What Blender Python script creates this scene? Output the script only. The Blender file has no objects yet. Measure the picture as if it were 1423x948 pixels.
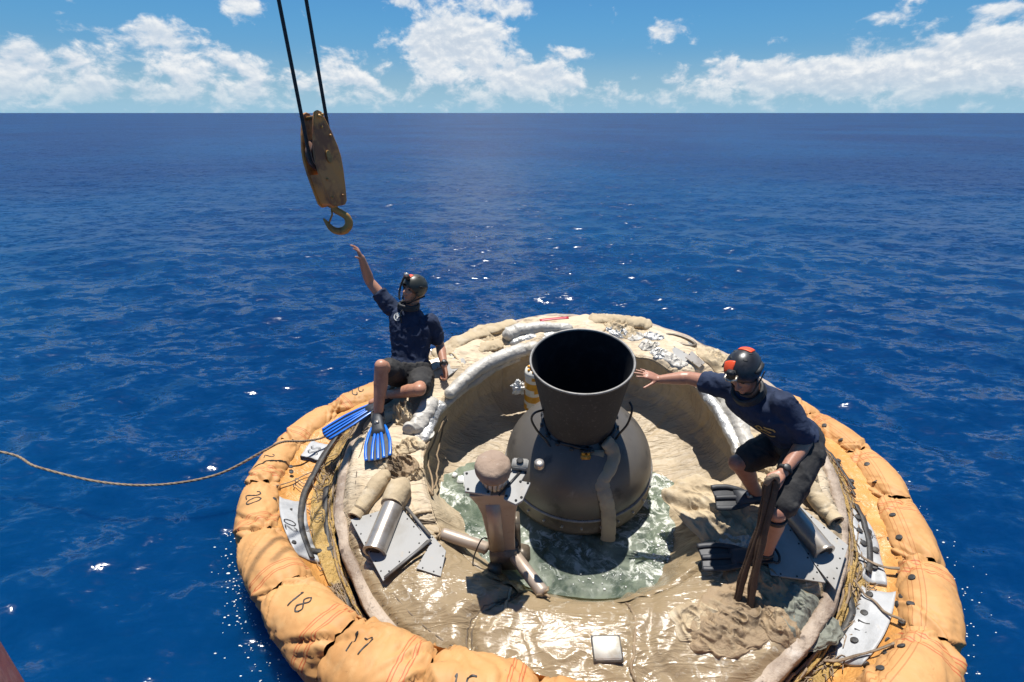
import bpy, bmesh, math, random
import numpy as np
from mathutils import Vector, Matrix, noise as mnoise

D = bpy.data
SC = bpy.context.scene
COL = SC.collection
PI = math.pi
random.seed(7)
RNG = np.random.default_rng(11)

# ------------------------------------------------------------------ camera, light, sky
SEA_Z = -0.18
cam_d = D.cameras.new('camera')
cam = D.objects.new('camera', cam_d)
COL.objects.link(cam)
cam.location = (0.0, 0.0, 2.8)
cam.rotation_euler = (math.radians(90 - 24.03), 0, 0)
cam_d.sensor_width = 36.0
cam_d.lens = 711.0 / 1423.0 * 36.0
cam_d.clip_start = 0.05
cam_d.clip_end = 60000
SC.camera = cam
SC.render.resolution_x, SC.render.resolution_y = 1024, 682
SC.view_settings.view_transform = 'Standard'
SC.view_settings.look = 'None'
SC.view_settings.gamma = 1.0
SC.view_settings.use_curve_mapping = False
SC.view_settings.exposure = 0.55

SUN_EL, SUN_AZ = math.radians(76.0), math.radians(-0.7)      # azimuth from +Y towards +X
sun_dir = Vector((math.sin(SUN_AZ) * math.cos(SUN_EL), math.cos(SUN_AZ) * math.cos(SUN_EL), math.sin(SUN_EL)))
sd = D.lights.new('sun', 'SUN')
sd.energy = 5.0
sd.angle = math.radians(0.53)
sd.color = (1.0, 0.96, 0.90)
sun = D.objects.new('sun', sd)
COL.objects.link(sun)
sun.rotation_euler = sun_dir.to_track_quat('Z', 'Y').to_euler()
sun.location = (0, 0, 30)


class NT:
    """tiny node-tree helper"""
    def __init__(s, nt):
        s.nt = nt

    def n(s, t, **kw):
        nd = s.nt.nodes.new(t)
        for k, v in kw.items():
            if k.startswith('i_'):
                key = k[2:]
                key = int(key) if key.isdigit() else key.replace('_', ' ')
                nd.inputs[key].default_value = v
            else:
                setattr(nd, k, v)
        return nd

    def l(s, a, b):
        s.nt.links.new(a, b)

    def val(s, sock, v):
        if hasattr(v, 'is_linked') or hasattr(v, 'links'):
            s.l(v, sock)
        else:
            sock.default_value = v

    def m(s, op, a, b=None, c=None, clamp=False):
        nd = s.nt.nodes.new('ShaderNodeMath')
        nd.operation = op
        nd.use_clamp = clamp
        s.val(nd.inputs[0], a)
        if b is not None:
            s.val(nd.inputs[1], b)
        if c is not None:
            s.val(nd.inputs[2], c)
        return nd.outputs[0]

    def vm(s, op, a, b=None):
        nd = s.nt.nodes.new('ShaderNodeVectorMath')
        nd.operation = op
        s.val(nd.inputs[0], a)
        if b is not None:
            s.val(nd.inputs[1], b)
        return nd.outputs[0]

    def xyz(s, x, y, z=0.0):
        nd = s.nt.nodes.new('ShaderNodeCombineXYZ')
        for i, v in enumerate((x, y, z)):
            s.val(nd.inputs[i], v)
        return nd.outputs[0]

    def noise(s, vec, scale, detail=4, rough=0.55, dist=0.0, out=0, dim='3D'):
        nd = s.nt.nodes.new('ShaderNodeTexNoise')
        nd.noise_dimensions = dim
        if vec is not None:
            s.l(vec, nd.inputs['Vector'])
        nd.inputs['Scale'].default_value = scale
        nd.inputs['Detail'].default_value = detail
        nd.inputs['Roughness'].default_value = rough
        nd.inputs['Distortion'].default_value = dist
        return nd.outputs[out]

    def smooth(s, v, lo, hi, a=0.0, b=1.0):
        nd = s.nt.nodes.new('ShaderNodeMapRange')
        nd.interpolation_type = 'SMOOTHSTEP'
        s.val(nd.inputs['Value'], v)
        nd.inputs['From Min'].default_value = lo
        nd.inputs['From Max'].default_value = hi
        nd.inputs['To Min'].default_value = a
        nd.inputs['To Max'].default_value = b
        return nd.outputs[0]

    def mix(s, fac, a, b, blend='MIX'):
        nd = s.nt.nodes.new('ShaderNodeMix')
        nd.data_type = 'RGBA'
        nd.blend_type = blend
        s.val(nd.inputs[0], fac)
        for sock, v in ((nd.inputs[6], a), (nd.inputs[7], b)):
            if isinstance(v, (tuple, list)):
                sock.default_value = (*v[:3], 1)
            else:
                s.l(v, sock)
        return nd.outputs[2]


def build_world():
    w = D.worlds.new('World')
    SC.world = w
    w.use_nodes = True
    nt = w.node_tree
    nt.nodes.clear()
    T = NT(nt)
    out = T.n('ShaderNodeOutputWorld')
    bg = T.n('ShaderNodeBackground')
    bg.inputs[1].default_value = 0.054
    T.l(bg.outputs[0], out.inputs[0])
    sky = T.n('ShaderNodeTexSky')
    sky.sky_type = 'NISHITA'
    sky.sun_disc = False
    sky.sun_elevation = SUN_EL
    sky.sun_rotation = SUN_AZ
    sky.altitude = 0
    sky.air_density = 1.0
    sky.dust_density = 0.4
    sky.ozone_density = 2.2
    tc = T.n('ShaderNodeTexCoord')
    d = T.vm('NORMALIZE', tc.outputs['Generated'])
    sep = T.n('ShaderNodeSeparateXYZ')
    T.l(d, sep.inputs[0])
    az = T.m('MULTIPLY', T.m('ARCTAN2', sep.outputs[0], sep.outputs[1]), 57.2958)
    el = T.m('MULTIPLY', T.m('ARCSINE', sep.outputs[2]), 57.2958)

    def density(el_s, az_s, full=True):
        # cumulus density as a function of azimuth / elevation (degrees)
        # wispy warp, then several octaves of billows; flattened near the horizon
        p = T.xyz(T.m('MULTIPLY', az_s, 0.30), T.m('MULTIPLY', el_s, 0.46), 0.0)
        wv = T.noise(p, 0.8, 3, 0.5, out=1)
        p2 = T.vm('ADD', p, T.vm('SCALE', T.vm('SUBTRACT', wv, (0.5, 0.5, 0.5))))
        p2.node.inputs[1].links[0].from_node.inputs['Scale'].default_value = 0.55
        f = T.noise(p2, 1.15, 7, 0.60)
        big = T.noise(T.xyz(T.m('MULTIPLY', az_s, 0.07), T.m('MULTIPLY', el_s, 0.06), 3.0), 1.0, 2, 0.5)
        s = T.m('ADD', T.m('MULTIPLY', T.m('SUBTRACT', f, 0.5), 1.55), T.m('MULTIPLY', T.m('SUBTRACT', big, 0.5), 0.5))
        if not full:
            return s
        raw = s
        # the bank low on the horizon, all the way round
        bank = T.m('MULTIPLY', T.m('EXPONENT', T.m('MULTIPLY', T.m('POWER', T.m('DIVIDE', T.m('SUBTRACT', el_s, 1.6), 2.2), 2.0), -1.0)), 0.30)
        s = T.m('ADD', s, bank)
        # taller towers, single clouds, and a column added above the view: (azimuth, elevation, half width, half height, weight)
        for a, e, sa, se, k in CLOUDS:
            u = T.m('DIVIDE', T.m('SUBTRACT', az_s, a), sa)
            v = T.m('DIVIDE', T.m('SUBTRACT', el_s, e), se)
            q = T.m('ADD', T.m('MULTIPLY', u, u), T.m('MULTIPLY', v, v))
            s = T.m('ADD', s, T.m('MULTIPLY', T.m('EXPONENT', T.m('MULTIPLY', q, -1.0)), k))
        return s, raw
    A = lambda px: math.degrees(math.atan((px - 711) / 778.0))
    E = lambda py: (157 - py) * 0.0625
    global CLOUDS
    CLOUDS = [(A(40), E(105), 5.0, 1.6, 0.45), (A(225), E(65), 3.8, 1.8, 0.48), (A(320), E(90), 6, 2.0, 0.42), (A(180), E(135), 9, 1.0, .2),
              (A(370), E(18), 2.6, 1.5, 0.50), (A(225), E(4), 6.5, 0.9, 0.55), (A(485), E(90), 3.0, 2.2, 0.48),
              (A(595), E(62), 2.6, 2.6, 0.60), (A(655), E(60), 4.0, 2.6, 0.80), (A(740), E(105), 4.5, 1.6, .60),
              (A(920), E(48), 2.6, 1.1, 0.60), (A(795), E(72), 2.0, 0.8, 0.48),
              (A(1030), E(103), 4.5, 1.6, 0.50), (A(1150), E(105), 5, 1.7, 0.5), (A(1310), E(95), 6.5, 2.0, 0.62), (A(1420), E(80), 5, 2.2, 0.5),
              (A(1190), E(43), 2.2, .6, .36), (A(1300), E(25), 4.5, .5, .40), (A(1370), E(45), 4, .6, .38), (A(75), E(22), 2.5, .7, .38),
              (A(725), E(14), 1.6, 0.8, .36), (A(570), E(3), 1.6, .8, .36),
              (70, 5, 9, 3, .4), (120, 6, 12, 4, .4), (-80, 6, 10, 3, .4), (-130, 5, 12, 4, .4), (170, 6, 12, 4, .4), (-3.2, 15, 5.5, 5, 1.2), (-3.0, 25, 6, 6, 1.3), (-3, 36, 6.5, 7, 1.3)]  # last three: unseen clouds added to lay a pale sheen on the sea
    dn, raw = density(el, az)
    du = density(T.m('ADD', el, 0.42), T.m('ADD', az, 0.15), False)
    cover = T.smooth(T.m('SUBTRACT', dn, T.smooth(el, 9.0, 14.0, 0.0, 0.42)), 0.22, 0.56)
    above = T.smooth(el, -0.2, 0.15)
    lit = T.smooth(T.m('SUBTRACT', raw, du), -0.22, 0.30)
    thick = T.smooth(dn, 0.40, 1.1)
    white = T.mix(lit, (7.6, 8.7, 10.0), (11.8, 11.9, 11.9))
    white = T.mix(T.m('MULTIPLY', thick, T.m('SUBTRACT', 0.75, T.m('MULTIPLY', lit, .75))), white, (6.9, 7.9, 9.2))
    # blue of the clear sky, a little deeper and more saturated than the model gives low down
    hs = T.n('ShaderNodeHueSaturation')
    hs.inputs['Saturation'].default_value = 1.12
    T.l(sky.outputs[0], hs.inputs['Color'])
    low = T.smooth(el, 0.0, 9.0)
    clear = T.mix(low, T.mix(1.0, hs.outputs[0], (0.50, 0.73, 1.16), 'MULTIPLY'), T.mix(1.0, hs.outputs[0], (0.46, 0.92, 1.22), 'MULTIPLY'))
    # pale sea haze low down
    clear = T.mix(T.smooth(el, 6.0, -0.5, 0.0, 0.9), clear, (4.3, 7.4, 9.6))
    # air between: low clouds fade towards the pale blue of the horizon
    fade = T.smooth(el, 0.0, 3.6, 0.40, 0.97)
    c = T.mix(T.m('MULTIPLY', T.m('MULTIPLY', cover, fade), above), clear, white)
    T.l(c, bg.inputs[0])


CLOUDS = []
build_world()

# ------------------------------------------------------------------ object helpers


def tag(o, label=None, cat=None, group=None, kind=None):
    if label:
        o['label'] = label
    if cat:
        o['category'] = cat
    if group:
        o['group'] = group
    if kind:
        o['kind'] = kind
    return o


def empty(name, loc=(0, 0, 0), rot=None):
    o = D.objects.new(name, None)
    o.empty_display_size = 0.2
    COL.objects.link(o)
    if rot is not None:
        o.matrix_world = Matrix.Translation(loc) @ rot.to_4x4()
    else:
        o.location = loc
    return o


def link(name, me, mat=None, parent=None, smooth=True):
    o = D.objects.new(name, me)
    COL.objects.link(o)
    if mat is not None:
        for mm in (mat if isinstance(mat, (list, tuple)) else [mat]):
            me.materials.append(mm)
    if smooth:
        me.polygons.foreach_set('use_smooth', [True] * len(me.polygons))
    if parent is not None:
        o.parent = parent
    return o


class MB:
    """collects shapes, then links them as ONE mesh object"""
    def __init__(s):
        s.v, s.f, s.mi = [], [], []
        s.cur = 0

    def add(s, vs, fs):
        b = len(s.v)
        s.v += [tuple(v) for v in vs]
        s.f += [tuple(i + b for i in f) for f in fs]
        s.mi += [s.cur] * len(fs)

    def grid(s, P, wrap_u=False, wrap_v=False, cap=False):
        """P[nu][nv] points"""
        nu, nv = len(P), len(P[0])
        vs = [p for row in P for p in row]
        fs = []
        for i in range(nu if wrap_u else nu - 1):
            for j in range(nv if wrap_v else nv - 1):
                a, b = i * nv + j, ((i + 1) % nu) * nv + j
                c, d = ((i + 1) % nu) * nv + (j + 1) % nv, i * nv + (j + 1) % nv
                fs.append((a, b, c, d))
        if cap and wrap_v:
            fs.append(tuple(range(nv))[::1])
            fs.append(tuple((nu - 1) * nv + j for j in range(nv))[::-1])
        s.add(vs, fs)

    def tube(s, path, rad, n=10, cap=True, closed=False, squash=None, up=None):
        path = [Vector(p) for p in path]
        m = len(path)
        rad = rad if hasattr(rad, '__len__') else [rad] * m
        P = []
        ref = Vector(up) if up else None
        prev = None
        for i in range(m):
            if closed:
                t = path[(i + 1) % m] - path[i - 1]
            else:
                t = path[min(i + 1, m - 1)] - path[max(i - 1, 0)]
            t.normalize()
            if ref is not None:
                x = ref.cross(t)
            elif prev is not None:
                x = prev - t * prev.dot(t)
            else:
                x = t.orthogonal()
            if x.length < 1e-5:
                x = t.orthogonal()
            x.normalize()
            prev = x
            y = t.cross(x)
            r = rad[i]
            sq = squash if squash else (1, 1)
            P.append([path[i] + x * (math.cos(a) * r * sq[0]) + y * (math.sin(a) * r * sq[1]) for a in [2 * PI * k / n for k in range(n)]])
        s.grid(P, wrap_u=closed, wrap_v=True, cap=cap and not closed)

    def lathe(s, prof, n=64, M=None, cap=False):
        P = [[(r * math.cos(2 * PI * k / n), r * math.sin(2 * PI * k / n), z) for k in range(n)] for r, z in prof]
        if M is not None:
            P = [[M @ Vector(p) for p in row] for row in P]
        s.grid(P, wrap_v=True, cap=cap)

    def box(s, c, h, M=None, bev=0.0):
        x, y, z = h
        if bev <= 0:
            vs = [(sx * x, sy * y, sz * z) for sx in (-1, 1) for sy in (-1, 1) for sz in (-1, 1)]
            fs = [(0, 1, 3, 2), (4, 6, 7, 5), (0, 4, 5, 1), (2, 3, 7, 6), (0, 2, 6, 4), (1, 5, 7, 3)]
        else:
            bm = bmesh.new()
            bmesh.ops.create_cube(bm, size=1.0)
            for v in bm.verts:
                v.co = Vector((v.co.x * 2 * x, v.co.y * 2 * y, v.co.z * 2 * z))
            bmesh.ops.bevel(bm, geom=list(bm.edges), offset=bev, segments=2, affect='EDGES')
            bm.verts.index_update()
            vs = [tuple(v.co) for v in bm.verts]
            fs = [tuple(v.index for v in f.verts) for f in bm.faces]
            bm.free()
        if M is not None:
            vs = [M @ Vector(v) for v in vs]
        s.add([Vector(v) + Vector(c) for v in vs], fs)

    def ell(s, c, h, n=16, m=10, M=None):
        P = []
        for i in range(m + 1):
            th = PI * i / m
            row = []
            for k in range(n):
                a = 2 * PI * k / n
                v = Vector((h[0] * max(math.sin(th), 1e-3) * math.cos(a), h[1] * max(math.sin(th), 1e-3) * math.sin(a), h[2] * math.cos(th)))
                if M is not None:
                    v = M @ v
                row.append(v + Vector(c))
            P.append(row)
        s.grid(P, wrap_v=True, cap=True)

    def prism(s, outline, z0, z1, M=None):
        """outline of (x, y) extruded between z0 and z1 (counter-clockwise)"""
        n = len(outline)
        vs = [Vector((x, y, z0)) for x, y in outline] + [Vector((x, y, z1)) for x, y in outline]
        if M is not None:
            vs = [M @ v for v in vs]
        fs = [tuple(range(n))[::-1], tuple(range(n, 2 * n))]
        fs += [(i, (i + 1) % n, n + (i + 1) % n, n + i) for i in range(n)]
        s.add(vs, fs)

    def build(s, name, mat=None, parent=None, smooth=True, bevel=0.0, subsurf=0, auto=None):
        me = D.meshes.new(name)
        me.from_pydata([tuple(v) for v in s.v], [], s.f)
        me.update()
        o = link(name, me, mat, parent, smooth)
        if s.mi and max(s.mi) > 0:
            me.polygons.foreach_set('material_index', s.mi)
        bm = bmesh.new()
        bm.from_mesh(me)
        bmesh.ops.recalc_face_normals(bm, faces=bm.faces)
        bm.to_mesh(me)
        bm.free()
        if auto is not None:
            sharp_edges(me, auto)
        if bevel > 0:
            md = o.modifiers.new('bevel', 'BEVEL')
            md.width = bevel
            md.segments = 2
            md.limit_method = 'ANGLE'
        if subsurf:
            md = o.modifiers.new('sub', 'SUBSURF')
            md.levels = md.render_levels = subsurf
        return o


def sharp_edges(me, deg):
    bm = bmesh.new()
    bm.from_mesh(me)
    lim = math.radians(deg)
    for e in bm.edges:
        if len(e.link_faces) == 2:
            e.smooth = e.calc_face_angle(0) < lim
    bm.to_mesh(me)
    bm.free()


def shader(name, base, rough=0.6, metal=0.0, var=None, bump=None, spec=0.5, sss=0.0, coat=0.0):
    """procedural principled material. var = list of (colour, noise scale, lo, hi, detail); bump = list of (scale, strength, distance, detail)"""
    m = D.materials.new(name)
    m.use_nodes = True
    nt = m.node_tree
    T = NT(nt)
    b = nt.nodes['Principled BSDF']
    b.inputs['Roughness'].default_value = rough
    b.inputs['Metallic'].default_value = metal
    b.inputs['Specular IOR Level'].default_value = spec
    if coat:
        b.inputs['Coat Weight'].default_value = coat
        b.inputs['Coat Roughness'].default_value = 0.15
    tc = T.n('ShaderNodeTexCoord')
    P = tc.outputs['Object']
    c = None
    for i, (colr, sc, lo, hi, det) in enumerate(var or []):
        n = T.noise(P, sc, det, 0.6, 0.3)
        c = T.mix(T.smooth(n, lo, hi), base if c is None else c, colr)
    if c is None:
        b.inputs['Base Color'].default_value = (*base, 1)
    else:
        T.l(c, b.inputs['Base Color'])
    prev = None
    for sc, st, dist, det in (bump or []):
        bn = T.n('ShaderNodeBump')
        bn.inputs['Strength'].default_value = st
        bn.inputs['Distance'].default_value = dist
        T.l(T.noise(P, sc, det, 0.6), bn.inputs['Height'])
        if prev is not None:
            T.l(prev, bn.inputs['Normal'])
        prev = bn.outputs[0]
    if prev is not None:
        T.l(prev, b.inputs['Normal'])
    if sss:
        b.inputs['Subsurface Weight'].default_value = sss
        b.inputs['Subsurface Radius'].default_value = (0.012, 0.005, 0.003)
        b.inputs['Subsurface Scale'].default_value = 1.0
    return m


def fbm(x, y, z=0.0, octv=4, seed=0, rough=0.5):
    """vectorised value noise, roughly -1..1"""
    x, y, z = np.broadcast_arrays(np.asarray(x, float), np.asarray(y, float), np.asarray(z, float))
    out = np.zeros(x.shape)
    amp, tot = 1.0, 0.0

    def h(i, j, k):
        n = (i * 374761393 + j * 668265263 + k * 2147483647 + seed * 974711) & 0x7fffffff
        n = (n ^ (n >> 13)) * 1274126177 & 0x7fffffff
        n = (n ^ (n >> 16)) & 0xffff
        return n / 32767.5 - 1.0
    for o in range(octv):
        s = 2.0 ** o
        X, Y, Z = x * s + 17.3 * o, y * s + 9.1 * o, z * s + 4.7 * o
        i, j, k = np.floor(X).astype(np.int64), np.floor(Y).astype(np.int64), np.floor(Z).astype(np.int64)
        u, v, w = X - i, Y - j, Z - k
        u, v, w = u * u * (3 - 2 * u), v * v * (3 - 2 * v), w * w * (3 - 2 * w)
        r = 0
        for dk in (0, 1):
            for dj in (0, 1):
                for di in (0, 1):
                    wt = (u if di else 1 - u) * (v if dj else 1 - v) * (w if dk else 1 - w)
                    r = r + wt * h(i + di, j + dj, k + dk)
        out += r * amp
        tot += amp
        amp *= rough
    return out / tot * 1.5


def sstep(x, a, b):
    t = np.clip((np.asarray(x, float) - a) / (b - a), 0, 1)
    return t * t * (3 - 2 * t)


def np_mesh(name, V, F, mat, parent=None, smooth=True):
    me = D.meshes.new(name)
    me.vertices.add(len(V))
    me.vertices.foreach_set('co', np.asarray(V, np.float32).ravel())
    F = np.asarray(F, np.int32)
    me.loops.add(F.size)
    me.loops.foreach_set('vertex_index', F.ravel())
    me.polygons.add(len(F))
    me.polygons.foreach_set('loop_start', np.arange(0, F.size, F.shape[1], dtype=np.int32))
    me.update(calc_edges=True)
    me.validate()
    return link(name, me, mat, parent, smooth)


def grid_faces(nu, nv, wrap_v=False):
    i, j = np.meshgrid(np.arange(nu - 1), np.arange(nv if wrap_v else nv - 1), indexing='ij')
    a = i * nv + j
    b = (i + 1) * nv + j
    j2 = (j + 1) % nv
    return np.stack([a, b, (i + 1) * nv + j2, i * nv + j2], -1).reshape(-1, 4)


# ------------------------------------------------------------------ the saucer's own frame (it floats tilted towards the camera)
SAU_C = Vector((0.537, 3.45, 0.32))
_a, _b = math.radians(12.7), math.radians(-2.6)
_n = Vector((math.sin(_b), -math.sin(_a) * math.cos(_b), math.cos(_a) * math.cos(_b)))
_x = (Vector((1, 0, 0)) - _n * _n.x).normalized()
_y = _n.cross(_x)
SAU_M = Matrix((_x, _y, _n)).transposed()
R_RIM, R_IN = 1.9, 1.25


def to_world(p):
    return SAU_C + SAU_M @ Vector(p)


def to_local(p):
    return SAU_M.transposed() @ (Vector(p) - SAU_C)


# ------------------------------------------------------------------ sea
def sea_material():
    m = D.materials.new('sea_water')
    m.use_nodes = True
    T = NT(m.node_tree)
    b = m.node_tree.nodes['Principled BSDF']
    geo = T.n('ShaderNodeNewGeometry')
    P = geo.outputs['Position']
    n1 = T.noise(P, 0.05, 3, 0.5)
    c = T.mix(T.smooth(n1, 0.35, 0.65), (0.0002, 0.0225, 0.088), (0.0004, 0.037, 0.116))
    T.l(c, b.inputs['Base Color'])
    ln = T.n('ShaderNodeVectorMath', operation='LENGTH')
    T.l(P, ln.inputs[0])
    dist = T.m('LOGARITHM', T.m('MAXIMUM', ln.outputs['Value'], 1.0), 10.0)
    T.l(T.smooth(dist, 0.4, 2.1, 0.10, 0.52), b.inputs['Roughness'])
    b.inputs['IOR'].default_value = 1.333
    b.inputs['Specular IOR Level'].default_value = 0.5
    b.subsurface_method = 'BURLEY'
    b.inputs['Subsurface Weight'].default_value = 1.0
    b.inputs['Subsurface Radius'].default_value = (0.3, 0.5, 0.7)
    b.inputs['Subsurface Scale'].default_value = 0.6
    # small ripples: stretched noise slopes added straight to the wave normal (so that far water keeps its roughness)
    nrm = T.vm('ADD', geo.outputs['Normal'], (0, 0, 0))
    for rot, sc, k, det in ((0.25, 0.9, 0.35, 4), (-0.33, 3.2, 1.15, 5), (0.1, 10.0, 0.9, 3)):
        mp = T.n('ShaderNodeMapping')
        mp.inputs['Rotation'].default_value = (0, 0, rot)
        mp.inputs['Scale'].default_value = (0.65, 1.3, 1)
        T.l(P, mp.inputs[0])
        d = T.vm('SUBTRACT', T.noise(mp.outputs[0], sc, det, 0.6, 0.5, out=1), (0.5, 0.5, 0.5))
        nrm = T.vm('ADD', nrm, T.vm('MULTIPLY', d, (k * 0.8, k * 1.5, 0.0)))
    T.l(T.vm('NORMALIZE', nrm), b.inputs['Normal'])
    return m


def build_sea():
    th = np.concatenate([np.linspace(-180, -60, 40, endpoint=False), np.linspace(-60, 60, 560), np.linspace(60, 180, 41)[1:]])
    th = np.radians(th)
    r = np.geomspace(0.45, 24000, 1000)
    Rr, Th = np.meshgrid(r, th, indexing='ij')
    X, Y = Rr * np.sin(Th), Rr * np.cos(Th) + 0.0
    cell = Rr * (r[1] / r[0] - 1)
    Z = np.zeros_like(X)
    DX = np.zeros_like(X)
    DY = np.zeros_like(X)
    rg = np.random.default_rng(5)
    NW = 110
    lam = np.geomspace(0.16, 9.0, NW)
    for L in lam:
        k = 2 * PI / L
        ang = math.radians(-98) + rg.normal(0, 0.95 if L < 2 else 0.6)
        ph = rg.uniform(0, 2 * PI)
        slope = 0.034 * (1.0 if L < 0.8 else (0.8 / L) ** 1.0) * rg.uniform(0.6, 1.4)
        a = slope / k
        w = sstep(L / cell, 2.5, 6.0)
        if w.max() <= 0:
            continue
        rows = np.where(w.max(axis=1) > 0)[0]
        q = slice(0, rows[-1] + 1)
        p = k * (math.cos(ang) * X[q] + math.sin(ang) * Y[q]) + ph
        s, c = np.sin(p), np.cos(p)
        Z[q] += a * w[q] * s
        DX[q] += 0.8 * a * w[q] * c * math.cos(ang)
        DY[q] += 0.8 * a * w[q] * c * math.sin(ang)
    # gusts: patches of rougher and smoother water
    g = 0.75 + 0.5 * fbm(X * 0.12, Y * 0.09, 0, 3, 3)
    near = sstep(np.hypot(X + 1.2, Y - 1.6), 0.3, 3.0) * 0.3 + 0.7
    Z, DX, DY = Z * g * near, DX * g * near, DY * g * near
    X, Y = X + DX, Y + DY
    V = np.stack([X, Y, Z + SEA_Z], -1).reshape(-1, 3)
    F = grid_faces(len(r), len(th))
    # no water inside the floating saucer
    cx = V[F].mean(axis=1)
    keep = np.hypot(cx[:, 0] - SAU_C.x, cx[:, 1] - SAU_C.y) > 1.75
    o = np_mesh('sea', V, F[keep][:, ::-1], sea_material())
    tag(o, kind='structure')
    # the patch right under the camera's foot
    return o


build_sea()

# ------------------------------------------------------------------ materials of the saucer
def deck_material(name, dry=(0.55, 0.44, 0.30), dirt=(0.45, 0.345, 0.215), pale=(0.60, 0.51, 0.38)):
    """woven tan blanket; where sea water runs over it (the low side) it is darker and glossy with a film of ripples"""
    m = D.materials.new(name)
    m.use_nodes = True
    nt = m.node_tree
    T = NT(nt)
    b = nt.nodes['Principled BSDF']
    P = T.n('ShaderNodeTexCoord').outputs['Object']
    sep = T.n('ShaderNodeSeparateXYZ')
    T.l(P, sep.inputs[0])
    c = T.mix(T.smooth(T.noise(P, 2.2, 6, 0.62, 0.4), 0.42, 0.72), dry, dirt)
    c = T.mix(T.smooth(T.noise(P, 5.5, 5, 0.6, 0.2), 0.52, 0.75), c, pale)
    c = T.mix(T.smooth(T.noise(P, 1.3, 7, 0.68, 0.8), 0.50, 0.66, 0, .75), c, (0.33, 0.27, 0.19))
    c = T.mix(T.smooth(T.noise(P, 30, 5, 0.7), 0.55, 0.8, 0, .55), c, (0.19, 0.14, 0.085))
    lowz = T.smooth(sep.outputs[2], -0.22, -0.36)
    # wet: low side, ragged edge
    q = T.m('ADD', T.m('MULTIPLY', sep.outputs[1], -1.0), T.m('MULTIPLY', T.m('SUBTRACT', T.noise(P, 2.6, 4, 0.6), 0.5), 0.9))
    wet = T.smooth(q, 0.78, 1.22)
    damp = T.smooth(q, 0.25, 1.0)
    c = T.mix(T.m('MULTIPLY', T.m('MAXIMUM', damp, T.m('MULTIPLY', lowz, .35)), 0.85), c, (0.225, 0.163, 0.088))
    foam = T.m('MULTIPLY', wet, T.smooth(T.noise(P, 11, 7, 0.72, 1.2), 0.56, 0.70))
    c = T.mix(T.m('MULTIPLY', foam, 0.55), c, (0.62, 0.58, 0.5))
    T.l(c, b.inputs['Base Color'])
    rgh = T.m('ADD', T.m('MULTIPLY', wet, -0.28), 0.70)
    rgh = T.m('SUBTRACT', rgh, T.m('MULTIPLY', damp, 0.28))
    rgh = T.m('MAXIMUM', T.m('SUBTRACT', rgh, T.m('MULTIPLY', lowz, 0.2)), 0.1)
    T.l(rgh, b.inputs['Roughness'])
    # weave + creases, then the water film's own ripples
    b1 = T.n('ShaderNodeBump')
    T.l(T.m('MULTIPLY', T.m('SUBTRACT', 1.0, T.m('MULTIPLY', wet, .35)), .7), b1.inputs['Strength'])
    b1.inputs['Distance'].default_value = 0.03
    hh = T.m('ADD', T.m('MULTIPLY', T.noise(P, 5, 3, 0.5, 0.6), .8), T.m('MULTIPLY', T.noise(P, 300, 2, 0.5), 0.07))
    for rot, sx, sy, sc, k in ((0.5, 1.0, 3.2, 1.6, .22), (-0.7, 1.0, 3.6, 2.6, .14), (1.7, 1.0, 3.0, 4.0, .07)):
        mp = T.n('ShaderNodeMapping')
        mp.inputs['Rotation'].default_value = (0, 0, rot)
        mp.inputs['Scale'].default_value = (sx, sy, 1)
        T.l(P, mp.inputs[0])
        rid = T.smooth(T.m('ABSOLUTE', T.m('SUBTRACT', T.noise(mp.outputs[0], sc, 3, 0.55, 0.8), 0.5)), 0.0, 0.07, 1.0, 0.0)
        hh = T.m('ADD', hh, T.m('MULTIPLY', rid, k))
    T.l(hh, b1.inputs['Height'])
    b2 = T.n('ShaderNodeBump')
    b2.inputs['Strength'].default_value = 1.0
    b2.inputs['Distance'].default_value = 0.0085
    T.l(T.noise(P, 38, 4, 0.6, 2.0), b2.inputs['Height'])
    T.l(b1.outputs[0], b2.inputs['Normal'])
    T.l(b1.outputs[0], b.inputs['Normal'])
    b.inputs['Coat Roughness'].default_value = 0.08
    T.l(T.m('MULTIPLY', T.m('MULTIPLY', wet, T.smooth(T.noise(P, 3.5, 4, .6, .5), .44, .62)), .6), b.inputs['Coat Weight'])
    T.l(b2.outputs[0], b.inputs['Coat Normal'])
    return m


M_DECK = deck_material('tan_blanket')
M_LINER = deck_material('cavity_lining', (0.46, 0.37, 0.245), (0.38, 0.29, 0.185), (0.52, 0.43, 0.30))
M_RIM = shader('rim_skin', (0.38, 0.30, 0.225), 0.6, var=[((0.19, 0.135, 0.095), 2.6, .42, .66, 7), ((0.46, 0.40, 0.34), 7, .52, .75, 6), ((0.10, 0.07, 0.05), 15, .58, .74, 6)], bump=[(14, .7, .03, 5), (5, .5, .03, 3)])
M_WHITE = shader('white_foil_cloth', (0.46, 0.43, 0.375), 0.45, var=[((0.35, 0.315, 0.25), 5, .5, .75, 5), ((0.34, 0.29, 0.21), 14, .62, .8, 5)], bump=[(18, .55, .02, 5)])
M_SILVER = shader('silver_foil', (0.50, 0.49, 0.46), 0.36, 0.45, var=[((0.4, 0.36, 0.29), 8, .5, .72, 5)], bump=[(22, .9, .02, 5)])
M_CANVAS = shader('tan_canvas', (0.44, 0.345, 0.215), 0.8, var=[((0.32, 0.24, 0.145), 4, .45, .72, 6), ((0.50, 0.42, 0.30), 9, .5, .76, 5)], bump=[(13, .6, .02, 6), (240, .2, .003, 2)])
M_BROWN = shader('brown_sacking', (0.27, 0.19, 0.11), 0.75, var=[((0.12, 0.085, 0.05), 6, .45, .72, 6), ((0.33, 0.25, 0.15), 11, .5, .76, 5)], bump=[(16, .7, .02, 6)])
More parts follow.
